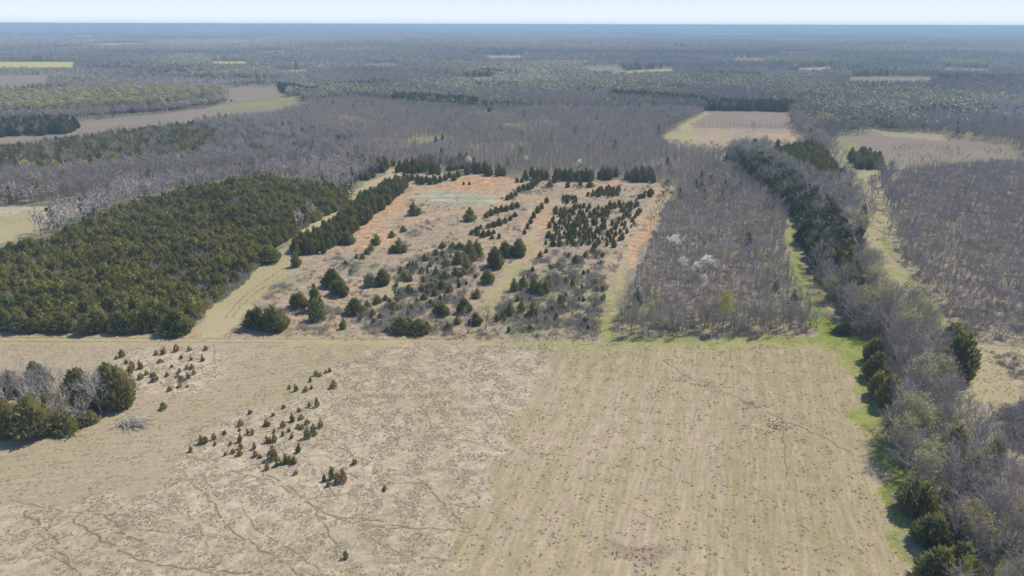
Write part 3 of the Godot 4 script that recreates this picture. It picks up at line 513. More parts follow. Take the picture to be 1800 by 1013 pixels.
func put(node: Node3D, called: String, parent: Node = self) -> Node3D:
	if parent == self:
		var n: int = used.get(called, 0)
		used[called] = n + 1
		node.name = called if n == 0 else "%s_%03d" % [called, n]
	else:
		node.name = called
	parent.add_child(node, true)
	return node


func tag(node: Node, label: String, category: String, group := "", kind := "") -> void:
	if label:
		node.set_meta("label", label)
	if category:
		node.set_meta("category", category)
	if group:
		node.set_meta("group", group)
	if kind:
		node.set_meta("kind", kind)


func part(called: String, mesh: Mesh, mat: Material, parent: Node) -> MeshInstance3D:
	var o := MeshInstance3D.new()
	o.mesh = mesh
	o.material_override = mat
	put(o, called, parent)
	return o


const ONES := ["", "first", "second", "third", "fourth", "fifth", "sixth", "seventh", "eighth", "ninth", "tenth", "eleventh", "twelfth", "thirteenth", "fourteenth", "fifteenth", "sixteenth", "seventeenth", "eighteenth", "nineteenth"]
const TENS := ["", "", "twent", "thirt", "fort", "fift", "sixt", "sevent", "eight", "ninet"]

func ordinal(n: int) -> String:
	if n < 20:
		return ONES[n]
	if n > 99:
		return "hundredth" if n == 100 else "hundred and " + ordinal(n - 100)
	return TENS[n / 10] + ("ieth" if n % 10 == 0 else "y-" + ONES[n % 10])


# a growing triangle mesh
class Shape:
	var v := PackedVector3Array()
	var n := PackedVector3Array()
	var c := PackedColorArray()
	func tri(a: Vector3, b: Vector3, c: Vector3, out := Vector3.ZERO) -> void:
		var g := (c - a).cross(b - a).normalized()
		if out != Vector3.ZERO and g.dot(out) < 0.0:
			var t := b
			b = c
			c = t
			g = -g
		v.append_array(PackedVector3Array([a, b, c]))
		var s := g if out == Vector3.ZERO else (g * .8 + out * .5).normalized()
		n.append_array(PackedVector3Array([s, s, s]))
	func tube(a: Vector3, b: Vector3, ra: float, rb: float, sides := 4) -> void:
		var d := (b - a).normalized()
		var x := d.cross(Vector3(.31, .2, .93)).normalized()
		var y := d.cross(x)
		for i in sides:
			var p := x * cos(TAU * i / sides) + y * sin(TAU * i / sides)
			var q := x * cos(TAU * (i + 1) / sides) + y * sin(TAU * (i + 1) / sides)
			tri(a + p * ra, b + p * rb, b + q * rb, p + q)
			tri(a + p * ra, b + q * rb, a + q * ra, p + q)
	func twig(a: Vector3, b: Vector3, w: float, side: Vector3) -> void:
		var s := (b - a).cross(side).normalized() * w * .5
		tri(a - s, b, a + s)
	func ribbon(a: Vector3, b: Vector3, wa: float, wb: float, side: Vector3) -> void:
		var s := (b - a).cross(side).normalized() * .5
		tri(a - s * wa, b - s * wb, b + s * wb)
		tri(a - s * wa, b + s * wb, a + s * wa)
	func box(lo: Vector3, hi: Vector3) -> void:
		var c := (lo + hi) / 2.0
		for k in 3:
			for s in [lo, hi]:
				var q := []
				for m in [Vector2(0, 0), Vector2(1, 0), Vector2(1, 1), Vector2(0, 1)]:
					var p := Vector3.ZERO
					p[k] = s[k]
					p[(k + 1) % 3] = lerpf(lo[(k + 1) % 3], hi[(k + 1) % 3], m.x)
					p[(k + 2) % 3] = lerpf(lo[(k + 2) % 3], hi[(k + 2) % 3], m.y)
					q.append(p)
				var out := Vector3.ZERO
				out[k] = signf(s[k] - c[k])
				tri(q[0], q[1], q[2], out)
				tri(q[0], q[2], q[3], out)
	func mesh() -> ArrayMesh:
		var arrays := []
		arrays.resize(Mesh.ARRAY_MAX)
		arrays[Mesh.ARRAY_VERTEX] = v
		arrays[Mesh.ARRAY_NORMAL] = n
		if c.size() == v.size():
			arrays[Mesh.ARRAY_COLOR] = c
		var m := ArrayMesh.new()
		m.add_surface_from_arrays(Mesh.PRIMITIVE_TRIANGLES, arrays)
		return m


# many copies of a few meshes, gathered first and written out as multimeshes under one node
class Batch:
	var bufs: Array[PackedFloat32Array] = []
	func _init(kinds: int) -> void:
		for k in kinds:
			bufs.append(PackedFloat32Array())
	func add(k: int, p: Vector3, yaw: float, w: float, h: float, c: Color, w2 := 0.0) -> void:
		var cs := cos(yaw)
		var sn := sin(yaw)
		var d := w2 if w2 > 0.0 else w
		bufs[k].append_array(PackedFloat32Array([cs * w, 0, sn * d, p.x, 0, h, 0, p.y, -sn * w, 0, cs * d, p.z, c.r, c.g, c.b, 1.0]))


func write_batch(b: Batch, meshes: Array, called: String, piece: String, label: String, category: String, mat := "tinted") -> void:
	var root := Node3D.new()
	put(root, called)
	tag(root, label, category, "", "stuff")
	for k in meshes.size():
		var count := b.bufs[k].size() / 16
		if count == 0:
			continue
		var mm := MultiMesh.new()
		mm.transform_format = MultiMesh.TRANSFORM_3D
		mm.use_colors = true
		mm.mesh = meshes[k]
		mm.instance_count = count
		mm.buffer = b.bufs[k]
		var o := MultiMeshInstance3D.new()
		o.multimesh = mm
		o.material_override = mats[mat]
		put(o, piece, root)
		o.set_meta("kind", "stuff")


func jig(c: Color, spread: float) -> Color:
	var f := 1.0 + rng.randf_range(-spread, spread)
	return Color(c.r * f * (1.0 + rng.randf_range(-.06, .06)), c.g * f, c.b * f * (1.0 + rng.randf_range(-.08, .08)))


func scatter(poly: PackedVector2Array, step: float) -> PackedVector2Array:
	var lo := poly[0]
	var hi := poly[0]
	for p in poly:
		lo = lo.min(p)
		hi = hi.max(p)
	var out := PackedVector2Array()
	var z := lo.y
	var row := 0
	while z < hi.y:
		var x := lo.x + (step * .5 if row % 2 else 0.0)
		while x < hi.x:
			var p := Vector2(x + rng.randf_range(-.5, .5) * step, z + rng.randf_range(-.5, .5) * step)
			if Geometry2D.is_point_in_polygon(p, poly):
				out.append(p)
			x += step
		z += step * .87
		row += 1
	return out


func in_view(p: Vector2, margin := 30.0) -> bool:
	var far := -p.y
	return far > 85.0 and absf(p.x) < .8 * (far + 40.0) + margin


func field(k: int, x: float, z: float, size: float) -> float:
	return noise[k][(int(floorf(z / size)) & 511) * 512 + (int(floorf(x / size)) & 511)] / 255.0


# ---------------------------------------------------------------- ground

func build_ground() -> void:
	paint(-230, 230, -60, -240, 2048, 1024, 2.2, 0)
	paint(-560, 560, -240, -640, 1792, 1024, 2.6, 1)
	paint(-1500, 1500, -640, -1900, 1536, 768, 5.0, 2)
	paint(-7000, 7000, -1900, -8000, 1024, 768, 18.0, 3)
	var mesh := ArrayMesh.new()
	for t in tiles:
		sheet(mesh, t.x0, t.x1, t.z0, t.z1, 24, 24, t.material)
	var rest := StandardMaterial3D.new()
	rest.resource_name = "far_ground"
	rest.albedo_color = Color(.22, .195, .155).linear_to_srgb()
	rest.roughness = 1.0
	rest.metallic_specular = .1
	for r in [[-230, 230, 400, -60], [-16000, -230, 400, -240], [230, 16000, 400, -240], [-16000, -560, -240, -640], [560, 16000, -240, -640], [-16000, -1500, -640, -1900], [1500, 16000, -640, -1900], [-16000, -7000, -1900, -8000], [7000, 16000, -1900, -8000], [-16000, 16000, -8000, -16500]]:
		sheet(mesh, r[0], r[1], r[2], r[3], 12, 12, rest)
	var o := MeshInstance3D.new()
	o.mesh = mesh
	put(o, "ground")
	tag(o, "flat farmland of straw fields, mown lanes and woodland floor", "ground", "", "structure")


func sheet(mesh: ArrayMesh, x0: float, x1: float, z0: float, z1: float, nx: int, nz: int, mat: Material) -> void:
	var st := SurfaceTool.new()
	st.begin(Mesh.PRIMITIVE_TRIANGLES)
	for j in nz + 1:
		for i in nx + 1:
			var x := lerpf(x0, x1, float(i) / nx)
			var z := lerpf(z0, z1, float(j) / nz)
			st.set_uv(Vector2(float(i) / nx, float(j) / nz))
			st.set_uv2(Vector2(x, z) / 11.0)
			st.set_normal(Vector3.UP)
			st.add_vertex(Vector3(x, 0, z))
	for j in nz:
		for i in nx:
			var a := j * (nx + 1) + i
			for k in [0, nx + 1, 1, 1, nx + 1, nx + 2]:
				st.add_index(a + k)
	st.commit(mesh)
	mesh.surface_set_material(mesh.get_surface_count() - 1, mat)


func paint(x0: float, x1: float, z0: float, z1: float, w: int, h: int, warp: float, salt: int) -> void:
	var ids := Image.create(w, h, false, Image.FORMAT_L8)
	var sx := w / (x1 - x0)
	var sz := h / (z1 - z0)
	for zone in ZONES:
		fill(ids, plan(zone, 1), Color8(ID[zone[0]], 0, 0), x0, z0, sx, sz)
	if salt < 2:
		for s in STROKES:
			var line := waver(plan(s, 2), s[1])
			for i in line.size() - 1:
				var side: Vector2 = (line[i + 1] - line[i]).normalized().orthogonal() * (s[1] * .5)
				var along: Vector2 = (line[i + 1] - line[i]).normalized() * s[1] * .3
				fill(ids, PackedVector2Array([line[i] - side - along, line[i + 1] - side + along, line[i + 1] + side + along, line[i] + side - along]), Color8(ID[s[0]], 0, 0), x0, z0, sx, sz)
	var t := {"x0": x0, "x1": x1, "z0": z0, "z1": z1, "w": w, "h": h, "sx": sx, "sz": sz, "ids": ids.get_data(), "warp": warp, "salt": salt}
	chunks = []
	chunks.resize(32)
	var job := WorkerThreadPool.add_group_task(paint_rows.bind(t), 32)
	WorkerThreadPool.wait_for_group_task_completion(job)
	var all := PackedByteArray()
	for c in chunks:
		all.append_array(c)
	var im := Image.create_from_data(w, h, false, Image.FORMAT_RGB8, all)
	var m := StandardMaterial3D.new()
	m.resource_name = "ground_%d" % salt
	m.albedo_texture = ImageTexture.create_from_image(im)
	m.texture_repeat = false
	m.roughness = 1.0
	m.metallic_specular = .1
	t.material = m
	tiles.append(t)


func waver(line: PackedVector2Array, width: float) -> PackedVector2Array:
	var out := PackedVector2Array()
	for i in line.size() - 1:
		var n := maxi(1, int(line[i].distance_to(line[i + 1]) / 1.6))
		for k in n:
			var p := line[i].cubic_interpolate(line[i + 1], line[maxi(0, i - 1)], line[mini(line.size() - 1, i + 2)], float(k) / n)
			var swing := minf(.5, width)
			out.append(p + Vector2(sin(p.y * .9 + p.x * .3) + sin(p.y * 2.3), cos(p.x * 1.1 + p.y * .4)) * swing * .7)
	out.append(line[line.size() - 1])
	return out


func fill(im: Image, poly: PackedVector2Array, c: Color, x0: float, z0: float, sx: float, sz: float) -> void:
	var p := PackedVector2Array()
	for q in poly:
		p.append(Vector2((q.x - x0) * sx, (q.y - z0) * sz))
	var lo := 1e9
	var hi := -1e9
	for q in p:
		lo = minf(lo, q.y)
		hi = maxf(hi, q.y)
	var n := p.size()
	for y in range(maxi(0, int(lo)), mini(im.get_height(), int(hi) + 1)):
		var cy := y + .5
		var xs := PackedFloat32Array()
		for i in n:
			var a := p[i]
			var b := p[(i + 1) % n]
			if (a.y > cy) != (b.y > cy):
				xs.append(a.x + (cy - a.y) / (b.y - a.y) * (b.x - a.x))
		xs.sort()
		for k in range(0, xs.size() - 1, 2):
			var xa := maxi(0, int(round(xs[k])))
			var xb := mini(im.get_width(), int(round(xs[k + 1])))
			if xb > xa:
				im.fill_rect(Rect2i(xa, y, xb - xa, 1), c)


func paint_rows(chunk: int, t: Dictionary) -> void:
	var w: int = t.w
	var h: int = t.h
	var rows: int = h / 32
	var ids: PackedByteArray = t.ids
	var n0 := noise[0]
	var n1 := noise[1]
	var n2 := noise[2]
	var warp: float = t.warp
	var sx: float = t.sx
	var sz: float = t.sz
	var r := RandomNumberGenerator.new()
	r.seed = chunk * 97 + int(t.salt) * 7919 + 5
	var near: bool = t.salt < 2
	var cx: float = [.6, .8, 3.0, 14.0][t.salt]
	var out := PackedByteArray()
	out.resize(rows * w * 3)
	var at := 0
	for j in rows:
		var jj := chunk * rows + j
		var z: float = t.z0 + (jj + .5) / sz
		for i in w:
			var x: float = t.x0 + (i + .5) / sx
			var a := (int(z / cx) & 511) * 512
			var b := int(x / cx) & 511
			var wx := n1[a + b] - 128
			var wz := n1[((int(z / cx) + 211) & 511) * 512 + ((b + 97) & 511)] - 128
			var ui := clampi(int(i + (wx * .016 + r.randf_range(-.5, .5)) * warp * sx), 0, w - 1)
			var uj := clampi(int(jj + (wz * .016 + r.randf_range(-.4, .4)) * warp * sz), 0, h - 1)
			var id := ids[uj * w + ui]
			if near:
				var hard := ids[jj * w + i]
				if hard == 17 or hard == 16 and n2[(int(z * 2.6) & 511) * 512 + (int(x * 2.6 + 57.0) & 511)] > 100:
					id = hard
				elif id == 16 or id == 17:
					id = 1 if x > -40 else 2
			var g: Array = GROUND[id]
			var patch := n0[(int(z * .8) & 511) * 512 + (int(x * .8) & 511)] / 255.0
			var mid := n2[(int(z * 2.0) & 511) * 512 + (int(x * 2.0) & 511)] / 255.0
			var fine := n2[(int(z * 7.0) & 511) * 512 + (int(x * 7.0 + 133.0) & 511)] / 255.0
			var mix := clampf((patch - .5) * 2.4 + (mid - .5) * 1.2 + .5, 0.0, 1.0)
			var col: Color = g[0].lerp(g[1], mix)
			var grain: float = g[2]
			if id == 3:
				# drilled rows that run to the right of straight ahead, greener where new grass comes up between them
				var s := x * .956 + z * .292
				var l := x * .292 - z * .956
				var streak := n2[(int(l * .9) & 511) * 512 + (int(s * 9.0) & 511)] / 255.0
				var line := n1[(int(l * .35 + 40.0) & 511) * 512 + (int(s * 7.0 + 71.0) & 511)] / 255.0
				var band := .5 + .5 * sin(s * 1.14 + (patch - .5) * 1.2)
				col = col * (1.0 + (streak - .5) * .42)
				var green := clampf((band * .34 + line * 1.0 + mid * .3 - .80) * 2.4 * (.2 + 1.3 * patch), 0.0, .30)
				col = col.lerp(Color(.20, .205, .085), green)
			elif id == 1 or id == 6 or id == 7:
				# matted, wind-laid straw
				var mat := n2[(int(z * 5.0 + wx * .4) & 511) * 512 + (int(x * 4.0 + wz * .4) & 511)] / 255.0
				var mat2 := n1[(int(z * 11.0 - wz * .3) & 511) * 512 + (int(x * 8.0 + wx * .3) & 511)] / 255.0
				col = col * (1.0 + (mat - .5) * .55 + (mat2 - .5) * .5)
			elif id == 2:
				var s2 := .5 + .5 * sin(z * 2.6 + x * .4 + (patch - .5) * 9.0)
				col = col * (1.0 - .07 * s2)
			elif id == 8:
				var streak := n1[(int(z * 3.0) & 511) * 512 + (int(x * .5) & 511)] / 255.0
				col = col.lerp(Color(.42, .40, .31), clampf((streak - .55) * 3.0, 0.0, .8))
			elif id == 5 or id == 14:
				col = col.lerp(Color(.34, .29, .17), clampf((fine - .56) * 1.6, 0.0, .35))
			var f := 1.0 + grain * ((fine - .5) * 1.1 + (mid - .5) * .8) + r.randf_range(-.5, .5) * grain * .55
			if id == 1 or id == 3:
				f -= clampf((fine - .62) * 1.5, 0.0, .25)
			f = maxf(f, .3)
			out[at] = lut[int(clampf(col.r * f, 0.0, 1.0) * 1024.0)]
			out[at + 1] = lut[int(clampf(col.g * f, 0.0, 1.0) * 1024.0)]
			out[at + 2] = lut[int(clampf(col.b * f, 0.0, 1.0) * 1024.0)]
			at += 3
	chunks[chunk] = out


func ground_id(x: float, z: float) -> int:
	for t in tiles:
		if z <= t.z0 and z > t.z1 and x > t.x0 and x < t.x1:
			return t.ids[int((z - t.z0) * t.sz) * t.w + int((x - t.x0) * t.sx)]
	return 0


# ---------------------------------------------------------------- plants

# an evergreen crown one metre high and one metre wide; pointed 0 = egg shaped, 1 = cone
func cedar_crown(seed_: int, pointed: float, sprays: int, size: float, low := 0.0, heart := true) -> ArrayMesh:
	var r := RandomNumberGenerator.new()
	r.seed = seed_
	var s := Shape.new()
	var belly := lerpf(.30, .16, pointed)
	var power := lerpf(.62, .95, pointed)
	var lump := []
	for k in 15:
		lump.append([r.randf() * TAU, r.randf_range(.05, .95), r.randf_range(-.34, .26)])
	var reach := func(t: float, a: float) -> float:
		var q := lerpf(.30, .5, clampf(t / belly, 0, 1)) if t < belly else .5 * pow(1.0 - (t - belly) / (1.0 - belly), power)
		for l in lump:
			var da := wrapf(a - l[0], -PI, PI)
			q *= 1.0 + l[2] * exp(-da * da * 3.2 - pow((t - l[1]) * 7.0, 2.0))
		return q
	# dense heart
	var rings := 6 if heart else 0
	for i in rings:
		for k in 7:
			var t0 := lerpf(low + .03, .9, float(i) / rings)
			var t1 := lerpf(low + .03, .9, float(i + 1) / rings)
			var a0 := TAU * k / 7.0
			var a1 := TAU * (k + 1) / 7.0
			var p := []
			for c in [[t0, a0], [t1, a0], [t1, a1], [t0, a1]]:
				var q: float = reach.call(c[0], c[1]) * .60
				p.append(Vector3(cos(c[1]) * q, c[0], sin(c[1]) * q))
			var out := Vector3(cos(a0 + .45), .3, sin(a0 + .45))
			s.tri(p[0], p[1], p[2], out)
			s.tri(p[0], p[2], p[3], out)
	for i in sprays:
		var t := 1.0 - sqrt(r.randf()) * .98
		t = maxf(t, low)
		var a := r.randf() * TAU
		var q: float = reach.call(t, a) * r.randf_range(.5, 1.1)
		var p := Vector3(cos(a) * q, t, sin(a) * q)
		var out := Vector3(cos(a), lerpf(.15, .8, t), sin(a)).normalized()
		var dir := (out * r.randf_range(.5, 1.0) + Vector3.UP * r.randf_range(.1, .9) + Vector3(r.randf_range(-.5, .5), r.randf_range(-.3, .3), r.randf_range(-.5, .5))).normalized()
		var side := dir.cross(Vector3(r.randf_range(-1, 1), r.randf_range(-.6, .6), r.randf_range(-1, 1))).normalized()
		var l := size * r.randf_range(.6, 1.5)
		var tip := p + dir * l
		tip.y = minf(tip.y, 1.04)
		s.tri(p - side * l * .36 - dir * l * .1, tip, p + side * l * .36 - dir * l * .1, out)
	return s.mesh()


# several crowns grown into one, for ragged bushes and joined trees
func joined_crown(seed_: int, tops: int, pointed: float, sprays: int, size: float) -> ArrayMesh:
	var r := RandomNumberGenerator.new()
	r.seed = seed_
	var s := Shape.new()
	for k in tops:
		var m := cedar_crown(seed_ * 7 + k, pointed, sprays / tops, size)
		var a := TAU * k / tops + r.randf() * 1.2
		var off := Vector3(cos(a), 0, sin(a)) * (r.randf_range(.12, .26) if k else .05)
		var w := r.randf_range(.55, .8) if k else .82
		var h := r.randf_range(.5, .88) if k else 1.0
		var lean := Vector3(r.randf_range(-.14, .14), 0, r.randf_range(-.14, .14))
		var arrays := m.surface_get_arrays(0)
		for p in arrays[Mesh.ARRAY_VERTEX]:
			s.v.append(Vector3(p.x * w, p.y * h, p.z * w) + off + lean * p.y)
		s.n.append_array(arrays[Mesh.ARRAY_NORMAL])
	return s.mesh()


func stem(h: float, r0: float) -> ArrayMesh:
	var s := Shape.new()
	s.tube(Vector3(0, -.05, 0), Vector3(0, h, 0), r0, r0 * .5, 6)
	return s.mesh()


# a leafless tree ten metres high: [trunk and limbs, twigs, leaf specks]
func bare_tree(seed_: int, o: Dictionary) -> Array:
	var r := RandomNumberGenerator.new()
	r.seed = seed_
	var wood := Shape.new()
	var fine := Shape.new()
	var leaf := Shape.new()
	var width: float = o.get("width", 6.0)
	var stems: int = o.get("stems", 1)
	var first: float = o.get("first", .3)
	var limbs: int = o.get("limbs", 14)
	var subs: int = o.get("subs", 5)
	var twigs: int = o.get("twigs", 6)
	var tw: float = o.get("tw", .04)
	var r0: float = o.get("r", .16)
	var up: float = o.get("up", .5)
	var leaves: int = o.get("leaves", 0)
	var ls: float = o.get("leaf", .3)
	var sides: int = o.get("sides", 4)
	for m in stems:
		var p := Vector3.ZERO
		var d := Vector3(0, 1, 0)
		if stems > 1:
			var sa := TAU * m / stems + r.randf() * .8
			p = Vector3(cos(sa), 0, sin(sa)) * .15
			d = Vector3(cos(sa) * r.randf_range(.1, .45), 1, sin(sa) * r.randf_range(.1, .45)).normalized()
		var line := [p]
		var parts := 6
		var top: float = 9.2 * r.randf_range(.88, 1.0)
		for k in parts:
			d = (d + Vector3(r.randf_range(-.13, .13), .08, r.randf_range(-.13, .13))).normalized()
			p += d * top / parts
			line.append(p)
		for k in parts:
			wood.tube(line[k], line[k + 1], lerpf(r0, .03, float(k) / parts), lerpf(r0, .03, float(k + 1) / parts), sides)
		var n := maxi(3, limbs / stems)
		for k in n:
			var t := lerpf(first, .98, (k + r.randf() * .8) / n)
			var seg := minf(t * parts, parts - .01)
			var base: Vector3 = line[int(seg)].lerp(line[int(seg) + 1], seg - int(seg))
			var a := k * 2.4 + r.randf() * .9 + m
			var rise := lerpf(lerpf(.25, 1.1, up), 1.5, t * t)
			var ld := Vector3(cos(a), rise, sin(a)).normalized()
			var u := (t - first) / (1.0 - first)
			var len: float = width * .5 * (1.12 - .62 * u) * r.randf_range(.75, 1.15) * sqrt(1.0 + rise * rise * .3)
			len = minf(len, (10.2 - base.y) / maxf(ld.y, .1) if ld.y > .3 else len)
			var q := base
			var lr := maxf(.022, lerpf(r0, .03, t) * .55)
			var pts := [q]
			for g in 3:
				ld = (ld + Vector3(r.randf_range(-.3, .3), r.randf_range(0, .28), r.randf_range(-.3, .3))).normalized()
				q += ld * len / 3.0
				pts.append(q)
				wood.tube(pts[g], q, lerpf(lr, .014, g / 3.0), lerpf(lr, .014, (g + 1) / 3.0), 3)
			for b in subs:
				var bt := lerpf(.25, 1.0, (b + r.randf()) / subs) * 2.99
				var bp: Vector3 = pts[int(bt)].lerp(pts[int(bt) + 1], bt - int(bt))
				var bd := (ld + Vector3(r.randf_range(-1, 1), r.randf_range(-.35, .9), r.randf_range(-1, 1))).normalized()
				var bl := len * r.randf_range(.3, .55)
				var be := bp + bd * bl
				fine.ribbon(bp, be, tw * 1.8, tw * .8, Vector3(r.randf_range(-1, 1), r.randf_range(-1, 1), r.randf_range(-1, 1)))
				for g in twigs:
					var tp := bp.lerp(be, r.randf_range(.15, 1.0))
					var td := (bd + Vector3(r.randf_range(-1.1, 1.1), r.randf_range(-.5, .9), r.randf_range(-1.1, 1.1))).normalized()
					var te := tp + td * bl * r.randf_range(.45, .95)
					fine.twig(tp, te, tw, Vector3(r.randf_range(-1, 1), r.randf_range(-1, 1), r.randf_range(-1, 1)))
					for f in leaves:
						var lp := tp.lerp(te, r.randf_range(.2, 1.1)) + Vector3(r.randf_range(-.2, .2), r.randf_range(-.2, .2), r.randf_range(-.2, .2))
						var e1 := Vector3(r.randf_range(-1, 1), r.randf_range(-.6, .6), r.randf_range(-1, 1)).normalized() * ls
						var e2 := Vector3(r.randf_range(-1, 1), r.randf_range(-.3, .8), r.randf_range(-1, 1)).normalized() * ls
						leaf.tri(lp, lp + e1, lp + e2)
	return [wood, fine, leaf]


func merged(shapes: Array) -> ArrayMesh:
	var s := Shape.new()
	var leafy: bool = shapes.size() > 2 and not shapes[2].v.is_empty()
	for k in shapes.size():
		var q: Shape = shapes[k]
		s.v.append_array(q.v)
		s.n.append_array(q.n)
		var tone := Color(1, 1, 1) if k == 2 or not leafy else Color(.75, .70, 1.3)
		if k == 0:
			tone = tone * .62
		var tones := PackedColorArray()
		tones.resize(q.v.size())
		tones.fill(tone)
		s.c.append_array(tones)
	return s.mesh()


# a many-stemmed thicket one metre high and two metres wide
func thicket(seed_: int, n: int, w: float) -> ArrayMesh:
	var r := RandomNumberGenerator.new()
	r.seed = seed_
	var s := Shape.new()
	for i in n:
		var a := r.randf() * TAU
		var q := sqrt(r.randf()) * .75
		var p := Vector3(cos(a) * q, 0, sin(a) * q)
		var e := p * 1.25 + Vector3(r.randf_range(-.3, .3), r.randf_range(.5, 1.0) * (1.1 - q * .5), r.randf_range(-.3, .3))
		s.twig(p, e, w, Vector3(r.randf_range(-1, 1), 0, r.randf_range(-1, 1)))
		for k in 3:
			var b := p.lerp(e, r.randf_range(.4, .9))
			s.twig(b, b + Vector3(r.randf_range(-.35, .35), r.randf_range(.05, .35), r.randf_range(-.35, .35)), w * .7, Vector3(r.randf_range(-1, 1), r.randf_range(-1, 1), r.randf_range(-1, 1)))
	return s.mesh()


# a distant crown: loose shell of leaf clumps one metre high and wide on a short stem
func far_crown(seed_: int, n: int, size: float, cone := false) -> ArrayMesh:
	var r := RandomNumberGenerator.new()
	r.seed = seed_
	var s := Shape.new()
	for i in n:
		var a := r.randf() * TAU
		var t := r.randf()
		var q := (.5 * (1.0 - t * .9) if cone else .5 * sqrt(maxf(0.0, 1.0 - pow((t - .38) / .64, 2.0)))) * r.randf_range(.6, 1.05)
		var y := lerpf(.04 if cone else .22, .98, t)
		var p := Vector3(cos(a) * q, y, sin(a) * q)
		var out := Vector3(cos(a), lerpf(-.1, 1.3, t), sin(a)).normalized()
		var e1 := Vector3(r.randf_range(-1, 1), r.randf_range(-.7, .7), r.randf_range(-1, 1)).normalized() * size * r.randf_range(.6, 1.4)
		var e2 := Vector3(r.randf_range(-1, 1), r.randf_range(-.7, .9), r.randf_range(-1, 1)).normalized() * size * r.randf_range(.6, 1.4)
		s.tri(p, p + e1, p + e2, out)
	s.twig(Vector3(0, 0, 0), Vector3(0, .6, 0), .05, Vector3(1, 0, .3))
	s.twig(Vector3(0, 0, 0), Vector3(0, .6, 0), .05, Vector3(.2, 0, 1))
	return s.mesh()


# ---------------------------------------------------------------- far country

const GREY := Color(.375, .34, .315)
const PURPLE := Color(.345, .305, .29)
const PALE_BUD := Color(.40, .39, .19)
const GREEN_BUD := Color(.29, .32, .12)
const EVERGREEN := Color(.09, .10, .042)
const OLIVE := Color(.235, .228, .075)

func build_far_country() -> void:
	# where nothing of the default forest may stand: fields and the woods that are planted on their own
	var taken := Image.create(1000, 834, false, Image.FORMAT_L8)
	for zone in ZONES:
		if zone[0] != "floor":
			for near_by in [1.0, .97, .94, .91, .885]:
				if near_by == 1.0 or Vector2(zone[1], zone[2]).length() > 620.0:
					fill(taken, scaled(plan(zone, 1), near_by), Color8(1, 0, 0), -1500, -200, 1.0 / 3, -1.0 / 3)
	for key in woods:
		fill(taken, woods[key], Color8(1, 0, 0), -1500, -200, 1.0 / 3, -1.0 / 3)
	var near := taken.get_data()
	taken = Image.create(1000, 600, false, Image.FORMAT_L8)
	for zone in ZONES:
		if zone[0] != "floor":
			for near_by in [1.0, .97, .94, .91, .88]:
				fill(taken, scaled(plan(zone, 1), near_by), Color8(1, 0, 0), -10000, -2600, 1.0 / 20, -1.0 / 20)
	var far := taken.get_data()
	var meshes := [far_sapling(1), far_sapling(2), far_crown(3, 110, .13), far_crown(4, 110, .13), far_crown(5, 60, .2, true), far_crown(6, 60, .2, true)]
	var b := Batch.new(6)
	var d := 330.0
	while d < 3400.0:
		var step := clampf(4.6 + (d - 500.0) * .0036, 4.6, 14.0)
		var half := .82 * d + 90.0
		var x := -half
		while x < half:
			var px := x + rng.randf_range(-.5, .5) * step
			var pz := -d + rng.randf_range(-.5, .5) * step
			x += step
			if pz > -2690.0:
				var i := int((px + 1500) / 3)
				if i >= 0 and i < 1000:
					var j := int((-200 - pz) / 3)
					if j < 834 and near[j * 1000 + i]:
						continue
			elif far[clampi(int((-2600 - pz) / 20), 0, 599) * 1000 + clampi(int((px + 10000) / 20), 0, 999)]:
				continue
			forest_tree(b, px, pz, 1.0 + maxf(0.0, step - 6.0) * .07, d)
		d += step * .9
	write_batch(b, meshes, "far_forest", "crowns", "mixed grey, budding and evergreen forest that fills the middle distance", "forest")
	b = Batch.new(6)
	while d < 15500.0:
		var step := 14.0 + (d - 3400.0) * .0062
		var half := .80 * d + 120.0
		var x := -half
		while x < half:
			var px := x + rng.randf_range(-.5, .5) * step
			var pz := -d + rng.randf_range(-.5, .5) * step
			x += step
			if pz > -14600.0 and far[clampi(int((-2600 - pz) / 20), 0, 599) * 1000 + clampi(int((px + 10000) / 20), 0, 999)]:
				continue
			forest_tree(b, px, pz, 1.5 + step * .05, d)
		d += step * .8
	write_batch(b, meshes, "horizon_forest", "crowns", "hazy blue forest that runs to the horizon", "forest")


func scaled(p: PackedVector2Array, by: float) -> PackedVector2Array:
	var out := PackedVector2Array()
	for q in p:
		out.append(q * by)
	return out


func far_sapling(seed_: int) -> ArrayMesh:
	var t := bare_tree(seed_, {"width": 6.5, "limbs": 7, "subs": 3, "twigs": 4, "tw": .17, "r": .15, "up": .6, "sides": 3, "first": .35})
	var m := merged(t)
	var s := Shape.new()
	var arrays := m.surface_get_arrays(0)
	for p in arrays[Mesh.ARRAY_VERTEX]:
		s.v.append(Vector3(p.x / 6.5, p.y / 10.0, p.z / 6.5))
	s.n = arrays[Mesh.ARRAY_NORMAL]
	s.c = arrays[Mesh.ARRAY_COLOR]
	return s.mesh()


